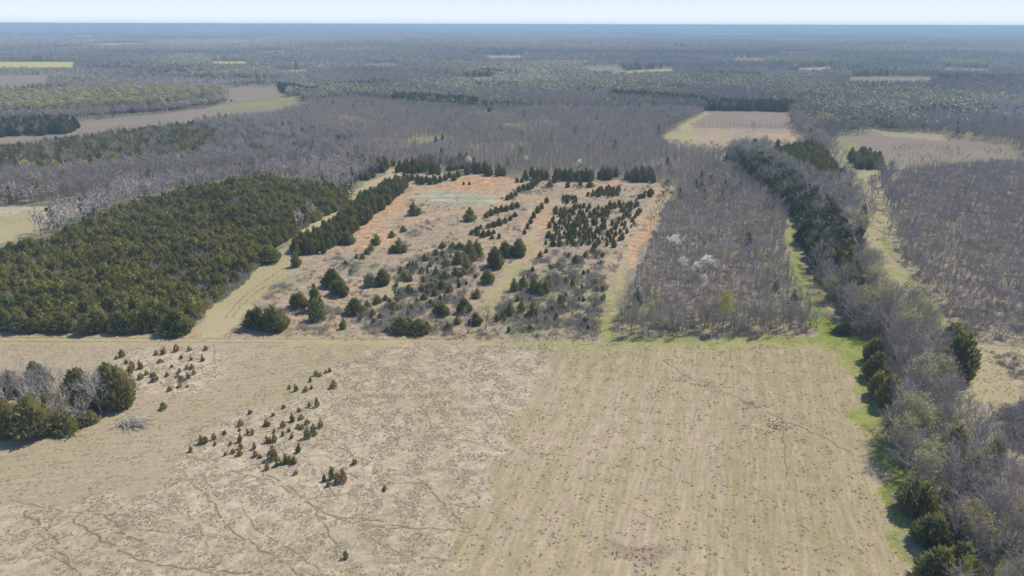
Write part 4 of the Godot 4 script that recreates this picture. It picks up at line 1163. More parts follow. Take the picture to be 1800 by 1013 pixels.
func forest_tree(b: Batch, x: float, z: float, grow: float, d: float) -> void:
	var k := 1.0 if d < 1900.0 + rng.randf() * 500.0 else 3.2
	var patch := field(0, x / k, z / k, 7.0)
	var other := field(1, x / k + 900.0, z / k, 9.0)
	var third := field(0, x / k - 2100.0, z / k * .6 + 700.0, 11.0)
	var pick := rng.randf()
	var p := Vector3(x, 0, z)
	var yaw := rng.randf() * TAU
	var tone := .62 + .85 * field(1, x / k * .5, z / k * .4, 8.0)
	if pick < clampf((other - .59) * 3.4, .03, .75):
		b.add(4 + rng.randi() % 2, p, yaw, rng.randf_range(4.5, 7.0) * grow, rng.randf_range(8, 12.5) * minf(grow, 1.5), jig(EVERGREEN, .3))
	elif rng.randf() < clampf((patch - .50) * 3.0, .05, .6) and d > 700.0:
		var c := PALE_BUD.lerp(GREEN_BUD, clampf(third * 1.6 - .45 + rng.randf_range(-.3, .3), 0, 1)).lerp(GREY, rng.randf_range(.25, .8)) * .78
		b.add(2 + rng.randi() % 2, p, yaw, rng.randf_range(9, 14) * grow, rng.randf_range(9.5, 14) * minf(grow, 1.6), jig(c * tone, .2))
	else:
		var c := GREY.lerp(PURPLE, third) * tone * 1.12
		b.add(rng.randi() % 2 if d < 2600.0 else 2 + rng.randi() % 2, p, yaw, rng.randf_range(6, 9) * grow, rng.randf_range(9, 14) * minf(grow, 1.6), jig(c, .16))


# ---------------------------------------------------------------- woods

func build_woods() -> void:
	# the dense cedar plantation at the left
	var cones := []
	for k in 4:
		cones.append(cedar_crown(40 + k, .6 if k < 2 else .2, 340, .15))
	var b := Batch.new(4)
	for p in scatter(woods.plantation, 2.5):
		if not in_view(p, 20.0):
			continue
		var bald := field(1, p.x, p.y, .5)
		if bald > .60 and rng.randf() < .8:
			continue
		var front := clampf(1.0 - (-p.y - 214.0) / 40.0, 0.0, 1.0)
		if front > .25 and rng.randf() < .7:
			continue
		var h := rng.randf_range(3.4, 6.2) + front * rng.randf_range(.5, 4.0) + (field(1, p.x + 500.0, p.y, .45) - .5) * 5.0
		h = maxf(h, 2.4)
		var w := h * rng.randf_range(.62, 1.05) + front * rng.randf_range(.5, 2.6)
		var c := OLIVE.lerp(Color(.215, .18, .08), rng.randf() * clampf(field(1, p.x - 300.0, p.y, .6) * 2.0 - .5, 0.0, 1.0)).lerp(EVERGREEN, clampf(front * .6 + (field(0, p.x, p.y, .7) - .52) * 2.4 + rng.randf_range(-.4, .35), 0.0, 1.0))
		b.add(rng.randi() % 4, Vector3(p.x, 0, p.y), rng.randf() * TAU, w, h, jig(c, .22))
	write_batch(b, cones, "cedar_plantation", "young_cedars", "dense olive green cedar plantation left of the mown lane", "plantation", "tinted_leaf")
	# cedar bands and stands farther back
	b = Batch.new(4)
	for key in ["cedarband", "cedartop", "cedarstand", "cedarclump", "hedge", "hedgeclump", "block", "blockrowa", "blockrowb", "blockrowc", "blockrowd", "blocksparse", "creekcedar", "farevergreena", "farevergreenb", "farevergreenc", "farevergreend"]:
		var step: float = {"cedarband": 3.4, "cedartop": 4.2, "cedarstand": 3.2, "cedarclump": 4.0, "hedge": 2.9, "hedgeclump": 7.0, "block": 2.6, "blocksparse": 4.4, "creekcedar": 4.4, "farevergreena": 5.5, "farevergreenb": 8.0, "farevergreenc": 6.0, "farevergreend": 6.0}.get(key, 3.0)
		for p in scatter(woods[key], step):
			if not in_view(p):
				continue
			if key == "block" and rng.randf() < .42 or key == "cedartop" and field(1, p.x, p.y, .8) > .56:
				continue
			if (key == "cedarband" or key == "hedgeclump" or key == "cedarclump") and field(1, p.x, p.y, .6) > .66:
				continue
			var h := rng.randf_range(5.0, 8.6)
			var dark := .5
			if key.begins_with("block"):
				h = rng.randf_range(1.8, 3.8)
				dark = .45
			elif key == "hedge":
				h = rng.randf_range(5.0, 8.0)
			elif key == "cedarband":
				h = rng.randf_range(4.0, 8.5)
				dark = .25
			elif key == "hedgeclump" or key == "creekcedar" or key.begins_with("far"):
				h = rng.randf_range(9, 13)
				dark = 1.0
			b.add(rng.randi() % 4, Vector3(p.x, 0, p.y), rng.randf() * TAU, h * rng.randf_range(.5, .75), h, jig(OLIVE.lerp(EVERGREEN, clampf(dark + rng.randf_range(-.3, .3), 0, 1)), .25))
	write_batch(b, cones, "cedar_thickets", "young_cedars", "dark cedar bands, hedges and stands behind and beside the old field", "cedar thicket", "tinted_leaf")
	# leafless woods
	var bare := []
	for k in 3:
		bare.append(merged(bare_tree(60 + k, {"width": 3.8, "limbs": 12, "subs": 4, "twigs": 6, "tw": .04, "r": .085, "up": .95, "first": .3, "sides": 3})))
	for k in 3:
		bare.append(merged(bare_tree(70 + k, {"width": 7.0, "limbs": 16, "subs": 5, "twigs": 7, "tw": .042, "r": .17, "up": .55, "first": .32, "sides": 4})))
	for k in 2:
		bare.append(merged(bare_tree(80 + k, {"width": 6.0, "limbs": 13, "subs": 4, "twigs": 4, "tw": .05, "r": .15, "up": .6, "leaves": 3, "leaf": .36})))
	b = Batch.new(8)
	for p in scatter(woods.greyforest, 3.1):
		if field(0, p.x, p.y, 1.4) > .74:
			continue
		var h := rng.randf_range(6.5, 10.0)
		var c := GREY.lerp(PURPLE, rng.randf()) * (.92 + .35 * field(1, p.x, p.y, 1.0))
		if rng.randf() < .008:
			b.add(6 + rng.randi() % 2, Vector3(p.x, 0, p.y), rng.randf() * TAU, h * .1, h * .11, jig(PALE_BUD, .2))
		elif rng.randf() < .006 or (p.y > -560.0 and rng.randf() < .015):
			continue
		else:
			b.add(rng.randi() % 3, Vector3(p.x, 0, p.y), rng.randf() * TAU, h * .115, h * .1, jig(c, .15))
	for p in scatter(woods.plantright, 2.6):
		var h := rng.randf_range(5.5, 8.6)
		var c := GREY.lerp(PURPLE, rng.randf() * .9) * (.9 + .4 * field(1, p.x, p.y, .6))
		if rng.randf() < .02:
			b.add(6 + rng.randi() % 2, Vector3(p.x, 0, p.y), rng.randf() * TAU, h * .085, h * .1, jig(PALE_BUD, .2))
		else:
			b.add(rng.randi() % 3, Vector3(p.x, 0, p.y), rng.randf() * TAU, h * .12, h * .1, jig(c, .18))
	for p in scatter(woods.rightblock, 2.6):
		if not in_view(p) or field(1, p.x + 300.0, p.y, .7) > .72:
			continue
		var h := rng.randf_range(5.0, 8.5)
		var c := GREY.lerp(PURPLE, rng.randf()) * (.9 + .4 * field(1, p.x, p.y, .6))
		if rng.randf() < .03:
			b.add(6 + rng.randi() % 2, Vector3(p.x, 0, p.y), rng.randf() * TAU, h * .08, h * .08, jig(PALE_BUD.lerp(GREY, .4), .2))
		else:
			b.add(rng.randi() % 3, Vector3(p.x, 0, p.y), rng.randf() * TAU, h * .12, h * .1, jig(c, .18))
	for p in scatter(woods.leftwood, 5.4):
		if not in_view(p):
			continue
		var h := rng.randf_range(10.5, 16.0)
		if rng.randf() < .05:
			b.add(6 + rng.randi() % 2, Vector3(p.x, 0, p.y), rng.randf() * TAU, h * .1, h * .1, jig(PALE_BUD.lerp(GREY, .3), .2))
		else:
			b.add(3 + rng.randi() % 3, Vector3(p.x, 0, p.y), rng.randf() * TAU, h * .1, h * .1, jig(GREY * .84, .2))
	for key in ["cedarband", "hedgeclump"]:
		for p in scatter(woods[key], 6.0):
			if field(1, p.x, p.y, .6) > .60 and in_view(p, 60.0):
				var h := rng.randf_range(7.0, 11.0)
				b.add(3 + rng.randi() % 3, Vector3(p.x, 0, p.y), rng.randf() * TAU, h * .1, h * .1, jig(GREY, .2))
	for p in scatter(woods.fieldblend, 4.5):
		if field(1, p.x, p.y, .9) > .46:
			var h := rng.randf_range(2.5, 5.0)
			b.add(rng.randi() % 3, Vector3(p.x, 0, p.y), rng.randf() * TAU, h * .14, h * .1, jig(GREY.lerp(PURPLE, .6), .2))
	for p in scatter(woods.mixband, 4.2):
		var h := rng.randf_range(7.5, 12.0)
		b.add(rng.randi() % 6, Vector3(p.x, 0, p.y), rng.randf() * TAU, h * .1, h * .1, jig(GREY * 1.05, .2))
	var spring := Batch.new(2)
	for p in scatter(woods.springwood, 8.0):
		if not in_view(p, 60.0):
			continue
		var h := rng.randf_range(13.0, 18.0)
		var edge := p.y > -560.0 - p.x * .35
		var g := field(1, p.x, p.y, 1.5)
		if g > .44:
			spring.add(rng.randi() % 2, Vector3(p.x, 0, p.y), rng.randf() * TAU, h * rng.randf_range(.75, 1.1), h, jig(GREEN_BUD.lerp(PALE_BUD, rng.randf()).lerp(GREY, rng.randf_range(.1, .55)) * rng.randf_range(.7, 1.05), .2))
		else:
			spring.add(rng.randi() % 2, Vector3(p.x, 0, p.y), rng.randf() * TAU, h * rng.randf_range(.7, 1.0), h, jig(GREY.lerp(Color(.36, .27, .18), rng.randf() * .7) * .85, .2))
	write_batch(spring, [far_crown(301, 320, .085), far_crown(302, 320, .085)], "spring_wood", "crowns", "tall wood turning spring green beyond the pinkish field at the left", "woods", "tinted_leaf")
	write_batch(b, bare, "grey_woods", "bare_trees", "leafless grey sapling blocks and woods behind the old field", "woods")
	# evergreens mixed into those woods
	b = Batch.new(4)
	for p in scatter(woods.mixband, 6.0):
		if field(1, p.x, p.y, 1.2) > .52:
			var h := rng.randf_range(6, 10)
			b.add(rng.randi() % 4, Vector3(p.x, 0, p.y), rng.randf() * TAU, h * .62, h, jig(EVERGREEN.lerp(OLIVE, .4), .25))
	for p in scatter(woods.plantright, 9.0):
		if rng.randf() < clampf((p.y + 380.0) / -60.0 * .3 + .06, .04, .3):
			var h := rng.randf_range(4, 8)
			b.add(rng.randi() % 4, Vector3(p.x, 0, p.y), rng.randf() * TAU, h * .5, h, jig(EVERGREEN.lerp(OLIVE, .3), .25))
	for p in scatter(woods.springwood, 7.0):
		var front: bool = Geometry2D.is_point_in_polygon(p, woods.springwood) and not Geometry2D.is_point_in_polygon(p + Vector2(0, 22), woods.springwood)
		if front and in_view(p, 60.0):
			if rng.randf() < .45:
				continue
			var h := rng.randf_range(8, 14)
			b.add(rng.randi() % 4, Vector3(p.x, 0, p.y), rng.randf() * TAU, h * .8, h, jig(EVERGREEN, .2))
	for p in scatter(woods.greyforest, 22.0):
		if rng.randf() < .10:
			var h := rng.randf_range(5, 9)
			b.add(rng.randi() % 4, Vector3(p.x, 0, p.y), rng.randf() * TAU, h * .6, h, jig(EVERGREEN, .2))
	for key in ["clusterfill", "clumpfill"]:
		for p in scatter(woods[key], 3.0):
			if rng.randf() < clampf((field(1, p.x + 70.0, p.y, .35) - .45) * 3.0, .02, .55):
				var h := rng.randf_range(1.0, 2.6)
				b.add(rng.randi() % 4, Vector3(p.x, 0, p.y), rng.randf() * TAU, h * .7, h, jig(OLIVE.lerp(EVERGREEN, rng.randf()), .25))
	write_batch(b, cones, "wood_evergreens", "young_cedars", "dark evergreens mixed into the leafless woods", "evergreens", "tinted_leaf")
	# thickets: waist-high bare brush
	var brush := [thicket(90, 46, .05), thicket(91, 46, .05), thicket(92, 46, .05)]
	b = Batch.new(3)
	for t in tiles.slice(0, 2):
		var step := 1.5 if t.salt == 0 else 2.1
		var zz: float = t.z0
		while zz > t.z1:
			var xx: float = t.x0
			while xx < t.x1:
				var px := xx + rng.randf_range(-.5, .5) * step
				var pz := zz + rng.randf_range(-.5, .5) * step
				xx += step
				var id := ground_id(px, pz)
				if id != 13 and id != 15 and id != 6 or not in_view(Vector2(px, pz), 10.0):
					continue
				var dense := field(1, px, pz, .5)
				if id == 6:
					dense -= .21
				if rng.randf() > clampf((dense - .36) * 3.2, .03, .9):
					continue
				var h := rng.randf_range(.7, 1.9)
				var c := GREY.lerp(PURPLE, rng.randf()).lerp(Color(.28, .27, .20), field(0, px, pz, .6))
				b.add(rng.randi() % 3, Vector3(px, 0, pz), rng.randf() * TAU, h * rng.randf_range(.7, 1.1), h, jig(c * 1.05, .2))
			zz -= step
	for p in scatter(woods.rightbrush, 2.0):
		if in_view(p) and field(1, p.x, p.y, .5) > .4:
			var h := rng.randf_range(1.0, 3.2)
			b.add(rng.randi() % 3, Vector3(p.x, 0, p.y), rng.randf() * TAU, h * .8, h, jig(GREY.lerp(PURPLE, rng.randf()), .2))
	for key in ["clusterfill", "clumpfill"]:
		for p in scatter(woods[key], 1.7):
			var dense := field(1, p.x + 70.0, p.y, .35)
			if rng.randf() > clampf((dense - .40) * 3.5, .05, .8):
				continue
			var h := rng.randf_range(.8, 2.6)
			var c := GREY.lerp(Color(.26, .27, .18), field(0, p.x, p.y, .4) * 1.3 - .2 + rng.randf_range(-.2, .2))
			b.add(rng.randi() % 3, Vector3(p.x, 0, p.y), rng.randf() * TAU, h * rng.randf_range(.6, .9), h, jig(c, .2))
	for p in scatter(woods.margin, 1.5):
		if field(1, p.x, p.y, .3) > .42:
			var h := rng.randf_range(1.2, 3.4)
			b.add(rng.randi() % 3, Vector3(p.x, 0, p.y), rng.randf() * TAU, h * .7, h, jig(GREY.lerp(Color(.30, .31, .20), rng.randf()), .2))
	for p in scatter(woods.plantation, 2.2):
		if field(1, p.x, p.y, .5) > .57:
			var h := rng.randf_range(2.4, 4.6)
			b.add(rng.randi() % 3, Vector3(p.x, 0, p.y), rng.randf() * TAU, h * .6, h, jig(GREY.lerp(Color(.31, .27, .19), rng.randf()), .2))
	write_batch(b, brush, "bare_brush", "thickets", "waist high leafless brush in the old field and under the saplings", "brush")


func build_creek_wood() -> void:
	var spots := scatter(woods.creek, 5.7)
	var order := Array(spots)
	order.sort_custom(func(a, c): return a.length() < c.length())
	var kinds := tree_kinds()
	var count := {"bare": 0, "bud": 0, "cedar": 0}
	var b := Batch.new(8)
	var stuff := []
	for k in 3:
		stuff.append(merged(bare_tree(170 + k, {"width": 8.0, "limbs": 17, "subs": 5, "twigs": 9, "tw": .036, "r": .17, "up": .5, "first": .25})))
	for k in 3:
		stuff.append(merged(bare_tree(180 + k, {"width": 8.0, "limbs": 15, "subs": 4, "twigs": 5, "tw": .05, "r": .16, "up": .5, "first": .25, "leaves": 1, "leaf": .34})))
	for k in 2:
		stuff.append(cedar_crown(190 + k, .4, 420, .12))
	for p in order:
		if not in_view(p, 25.0) or Geometry2D.is_point_in_polygon(p, woods.cedarstand):
			continue
		var clear := true
		for o in LONE_CEDARS + BUDDING_TREES + BARE_TREES:
			if Vector2(o[1], o[2]).distance_to(p) < maxf(2.6, o[3] * .42):
				clear = false
		if not clear:
			continue
		var far: bool = p.length() > 330.0
		var evergreen := Geometry2D.is_point_in_polygon(p, woods.creekcedar)
		var pick := rng.randf()
		var h := rng.randf_range(9.5, 15.0)
		if evergreen and pick < .7 or pick < .05:
			h *= .85
			if far or count.cedar >= 22:
				b.add(6 + rng.randi() % 2, Vector3(p.x, 0, p.y), rng.randf() * TAU, h * .6, h, jig(EVERGREEN, .2))
			else:
				count.cedar += 1
				grow(kinds.cedar, "cedar_tree", p, h * .6, h, 1.0, 1.0, "dark cedar inside the creek wood, %s from the near end" % ordinal(count.cedar), "cedar", "trees of the creek wood")
		elif pick < (.42 if far else .27):
			var c := PALE_BUD.lerp(GREY, rng.randf_range(.1, .8))
			if far:
				b.add(3 + rng.randi() % 3, Vector3(p.x, 0, p.y), rng.randf() * TAU, h * .105, h * .1, jig(c, .2))
			else:
				count.bud += 1
				grow(kinds.bud_pale, "budding_tree", p, h * .8, h, 8.0, 10.0, "pale budding tree in the creek wood, %s from the near end" % ordinal(count.bud), "budding tree", "trees of the creek wood")
		elif far:
			b.add(rng.randi() % 3, Vector3(p.x, 0, p.y), rng.randf() * TAU, h * .105, h * .1, jig(GREY * 1.08, .2))
		else:
			count.bare += 1
			grow(kinds.bare_round, "bare_tree", p, h * rng.randf_range(.7, .95), h, 8.0, 10.0, "grey leafless tree in the creek wood, %s from the near end" % ordinal(count.bare), "bare tree", "trees of the creek wood")
	write_batch(b, stuff, "creek_wood", "trees", "farther part of the creek wood, grey, pale green and dark trees", "woods")
	# undergrowth
	b = Batch.new(2)
	for p in scatter(woods.creek, 2.4):
		if in_view(p, 20.0) and p.length() < 420.0:
			var h := rng.randf_range(1.2, 3.4)
			b.add(rng.randi() % 2, Vector3(p.x, 0, p.y), rng.randf() * TAU, h * .8, h, jig(GREY.lerp(Color(.20, .20, .10), rng.randf()), .25))
	write_batch(b, [thicket(95, 60, .045), thicket(96, 60, .045)], "creek_undergrowth", "thickets", "grey and olive undergrowth on the floor of the creek wood", "undergrowth")


# ---------------------------------------------------------------- single trees

var kinds_made := {}

func tree_kinds() -> Dictionary:
	if kinds_made:
		return kinds_made
	var k := {"cedar": [], "cone": [], "bush": [], "brown": [], "bare_round": [], "bare_pale": [], "bare_slim": [], "bare_pole": [], "bud_pale": [], "bud_yellow": [], "bud_lime": [], "bud_gold": [], "blossom": []}
	for i in 4:
		var c := cedar_crown(20 + i, .05 + .12 * i, 1500, .105) if i % 2 == 0 else joined_crown(20 + i, 2 + i / 2, .35, 1700, .12)
		for m in ["cedar_dark", "cedar_green", "cedar_olive"]:
			k.cedar.append([[ "trunk", stem(.3, .03), mats.bark_red], ["crown", c, mats[m]]])
	for i in 4:
		var c := cedar_crown(30 + i, .5 + .1 * i, 420, .13) if i % 2 else joined_crown(30 + i, 2 + i / 2, .55, 480, .14)
		for m in ["cedar_dark", "cedar_green", "cedar_olive"]:
			k.cone.append([["trunk", stem(.3, .03), mats.bark_red], ["crown", c, mats[m]]])
		var low := cedar_crown(35 + i, .65, 200, .19, 0.0, false) if i % 2 else joined_crown(35 + i, 2 + i / 2, .6, 300, .17)
		for m in ["cedar_green", "cedar_olive", "cedar_brown", "cedar_rust"]:
			k.bush.append([["trunk", stem(.3, .03), mats.bark_red], ["crown", low, mats[m]]])
	for i in 4:
		var t := bare_tree(100 + i, {"width": 8.0, "limbs": 22, "subs": 6, "twigs": 12, "tw": .03, "r": .17, "up": .5, "first": .22, "sides": 5})
		k.bare_round.append([["trunk", t[0].mesh(), mats.bark_grey], ["crown", t[1].mesh(), mats.twig_grey if i % 2 else mats.twig_purple]])
		t = bare_tree(110 + i, {"width": 8.0, "limbs": 20, "subs": 6, "twigs": 8, "tw": .036, "r": .2, "up": .5, "first": .2, "sides": 5, "stems": 1 + i % 2})
		k.bare_pale.append([["trunk", t[0].mesh(), mats.bark_pale], ["crown", t[1].mesh(), mats.twig_pale]])
		t = bare_tree(120 + i, {"width": 4.4, "limbs": 17, "subs": 5, "twigs": 6, "tw": .042, "r": .12, "up": .85, "first": .3, "sides": 5, "stems": [1, 1, 3, 1][i]})
		k.bare_slim.append([["trunk", t[0].mesh(), mats.bark_dark if i % 2 else mats.bark_grey], ["crown", t[1].mesh(), mats.twig_grey if i % 2 else mats.twig_purple]])
		t = bare_tree(130 + i, {"width": 7.0, "limbs": 16, "subs": 5, "twigs": 6, "tw": .036, "r": .14, "up": .6, "first": .3, "leaves": 5, "leaf": .32})
		for q in [["bud_yellow", 1], ["bud_lime", 1], ["bud_gold", 1]]:
			k[q[0]].append([["trunk", t[0].mesh(), mats.bark_grey], ["crown", t[1].mesh(), mats.twig_grey], ["foliage", t[2].mesh(), mats[q[0]]]])
		t = bare_tree(150 + i, {"width": 7.5, "limbs": 20, "subs": 6, "twigs": 9, "tw": .032, "r": .15, "up": .55, "first": .25, "leaves": 2, "leaf": .2})
		k.bud_pale.append([["trunk", t[0].mesh(), mats.bark_grey], ["crown", t[1].mesh(), mats.twig_grey], ["foliage", t[2].mesh(), mats.bud_pale]])
		t = bare_tree(140 + i, {"width": 7.0, "limbs": 12, "subs": 5, "twigs": 6, "tw": .036, "r": .12, "up": .6, "first": .45, "leaves": 7, "leaf": .32})
		k.blossom.append([["trunk", t[0].mesh(), mats.bark_dark], ["crown", t[1].mesh(), mats.twig_grey], ["blossom", t[2].mesh(), mats.blossom]])
	kinds_made = k
	return k


func grow(kind: Array, called: String, p: Vector2, w: float, h: float, own_w: float, own_h: float, label: String, category: String, group: String, pick := -1) -> void:
	var parts: Array = kind[rng.randi() % kind.size() if pick < 0 else pick % kind.size()]
	var root := Node3D.new()
	put(root, called)
	root.position = Vector3(p.x, 0, p.y)
	root.rotation.y = rng.randf() * TAU
	root.scale = Vector3(w / own_w, h / own_h, w / own_w)
	tag(root, label, category, group)
	for q in parts:
		part(q[0], q[1], q[2], root)


func build_single_trees() -> void:
	var k := tree_kinds()
	for o in LONE_CEDARS:
		var sort: Array = k.cedar.slice(0, 6) if "copse" in o[0] else k.cedar
		if o[3] < 3.4:
			sort = k.bush
		elif "cone" in o[0] or "pointed" in o[0] or "narrow" in o[0]:
			sort = k.cone
		grow(sort, "cedar_tree", Vector2(o[1], o[2]), o[3], o[4], 1.0, 1.0, o[0], "cedar", "")
	var rest := Batch.new(2)
	for c in CEDARS:
		var n := 0
		for i in range(3, c.size(), 4):
			var p := Vector2(c[i], c[i + 1])
			var w: float = c[i + 2]
			var h: float = c[i + 3]
			n += 1
			if c[2] > 2 :
				rest.add(rng.randi() % 2, Vector3(p.x, 0, p.y), rng.randf() * TAU, w, h, jig(EVERGREEN.lerp(OLIVE, .3), .2))
				continue
			grow(k.cedar if c[2] == 0 else k.bush if c[2] == 2 else k.cone, "cedar_tree", p, w * (.8 if c[2] == 2 else 1.0), h * (.92 if c[2] == 2 else 1.0), 1.0, 1.0, "%s, %s from the left" % [c[0], ordinal(n)], "cedar", c[1])
	write_batch(rest, [cedar_crown(36, .6, 260, .15), cedar_crown(37, .6, 260, .15)], "distant_field_cedars", "young_cedars", "small dark cedars dotted over the far end of the old field", "cedars", "tinted_leaf")
	for o in BARE_TREES:
		var sort: Array = k.bare_slim
		if "whitish" in o[0] and "lane" not in o[0] or "pale" in o[0] or "snag" in o[0] or "copse" in o[0]:
			sort = k.bare_pale
		elif "round" in o[0]:
			sort = k.bare_round
		var pick := 2 if "fanned" in o[0] or "stems" in o[0] or "forked" in o[0] else -1
		grow(sort, "bare_tree", Vector2(o[1], o[2]), o[3], o[4], 8.0 if sort != k.bare_slim else 4.4, 10.0, o[0], "bare tree", "", pick)
	for i in range(0, FRONT_ROW.size(), 4):
		grow(k.bare_slim, "bare_tree", Vector2(FRONT_ROW[i], FRONT_ROW[i + 1]), FRONT_ROW[i + 2], FRONT_ROW[i + 3], 4.4, 10.0, "slim leafless sapling in the front row of the plantation, %s from the left" % ordinal(i / 4 + 1), "bare tree", "front row of the sapling plantation")
	for o in BUDDING_TREES:
		var sort: Array = k.bud_pale
		if "lime" in o[0] or "fresh" in o[0]:
			sort = k.bud_lime
		elif "yellow tree" in o[0]:
			sort = k.bud_gold
		elif "yellow" in o[0] and "pale" not in o[0]:
			sort = k.bud_yellow
		grow(sort, "budding_tree", Vector2(o[1], o[2]), o[3], o[4], 7.0, 10.0, o[0], "budding tree", "")
	for o in BLOSSOM_TREES:
		grow(k.blossom, "blossom_tree", Vector2(o[1], o[2]), o[3], o[4], 7.0, 10.0, o[0], "blossom tree", "")


# ---------------------------------------------------------------- grass

func tussock(seed_: int, n: int) -> ArrayMesh:
	var r := RandomNumberGenerator.new()
	r.seed = seed_
	var s := Shape.new()
	for i in n:
		var a := r.randf() * TAU
		var q := sqrt(r.randf()) * .32
		var p := Vector3(cos(a) * q, 0, sin(a) * q)
		var lean := r.randf() * TAU
		var e := p + Vector3(cos(lean) * r.randf_range(.25, .6), r.randf_range(.25, .9), sin(lean) * r.randf_range(.25, .6)) + Vector3(.3, 0, 0)
		var side := Vector3(cos(lean + 1.57), 0, sin(lean + 1.57)) * r.randf_range(.07, .16)
		var m := p.lerp(e, .55) + Vector3(0, .16, 0)
		s.tri(p - side, m + side * .8, p + side, Vector3.UP)
		s.tri(p - side, m - side * .8, m + side * .8, Vector3.UP)
		s.tri(m - side * .8, e, m + side * .8, Vector3.UP)
	for i in s.n.size():
		s.n[i] = (s.n[i] * .35 + Vector3.UP).normalized()
	return s.mesh()


func build_grass() -> void:
	var kinds := [tussock(1, 9), tussock(2, 9), tussock(3, 9)]
	var b := Batch.new(3)
	for t in tiles.slice(0, 2):
		var step := .56 if t.salt == 0 else 1.2
		var zz: float = t.z0 - (30.0 if t.salt == 0 else 0.0)
		while zz > t.z1:
			var xx: float = t.x0
			var reach := .8 * (-zz + 40.0) + 4.0
			xx = maxf(xx, -reach)
			while xx < minf(t.x1, reach):
				var px := xx + rng.randf_range(-.5, .5) * step
				var pz := zz + rng.randf_range(-.5, .5) * step
				xx += step
				var id := ground_id(px + rng.randfn() * 1.3, pz + rng.randfn() * 1.3)
				var often: float = {1: .75, 3: .17, 2: .30, 8: .4, 6: .7, 7: .9, 13: .7, 14: .4, 15: .3, 18: .9, 0: .1}.get(id, 0.0)
				if rng.randf() > often * clampf(field(1, px, pz, .22) * 4.0 - 1.5, .04, 1.0):
					continue
				if id == 3:
					var s := px * .956 + pz * .292
					var snap := roundf(s / .9) * .9 + rng.randfn() * .22 - s
					px += .956 * snap
					pz += .292 * snap
				var g: Array = GROUND[id]
				var c: Color = g[0].lerp(g[1], rng.randf())
				if id == 3 and rng.randf() < .22:
					c = Color(.22, .225, .09)
				var h := rng.randf_range(.06, .20)
				if id == 2:
					h *= .5
				elif id == 7 or id == 6:
					h *= 1.15
				elif id == 18:
					h *= 2.0
				b.add(rng.randi() % 3, Vector3(px, 0, pz), field(0, px, pz, .3) * 9.0 + rng.randf_range(-.9, .9), rng.randf_range(.3, .9) * (1.0 if t.salt == 0 else 1.4), h, jig(c * 1.04, .14))
			zz -= step
	write_batch(b, kinds, "dry_grass", "tussocks", "matted dry grass tussocks on the straw field and old field", "grass", "tinted_leaf")


# ---------------------------------------------------------------- small things

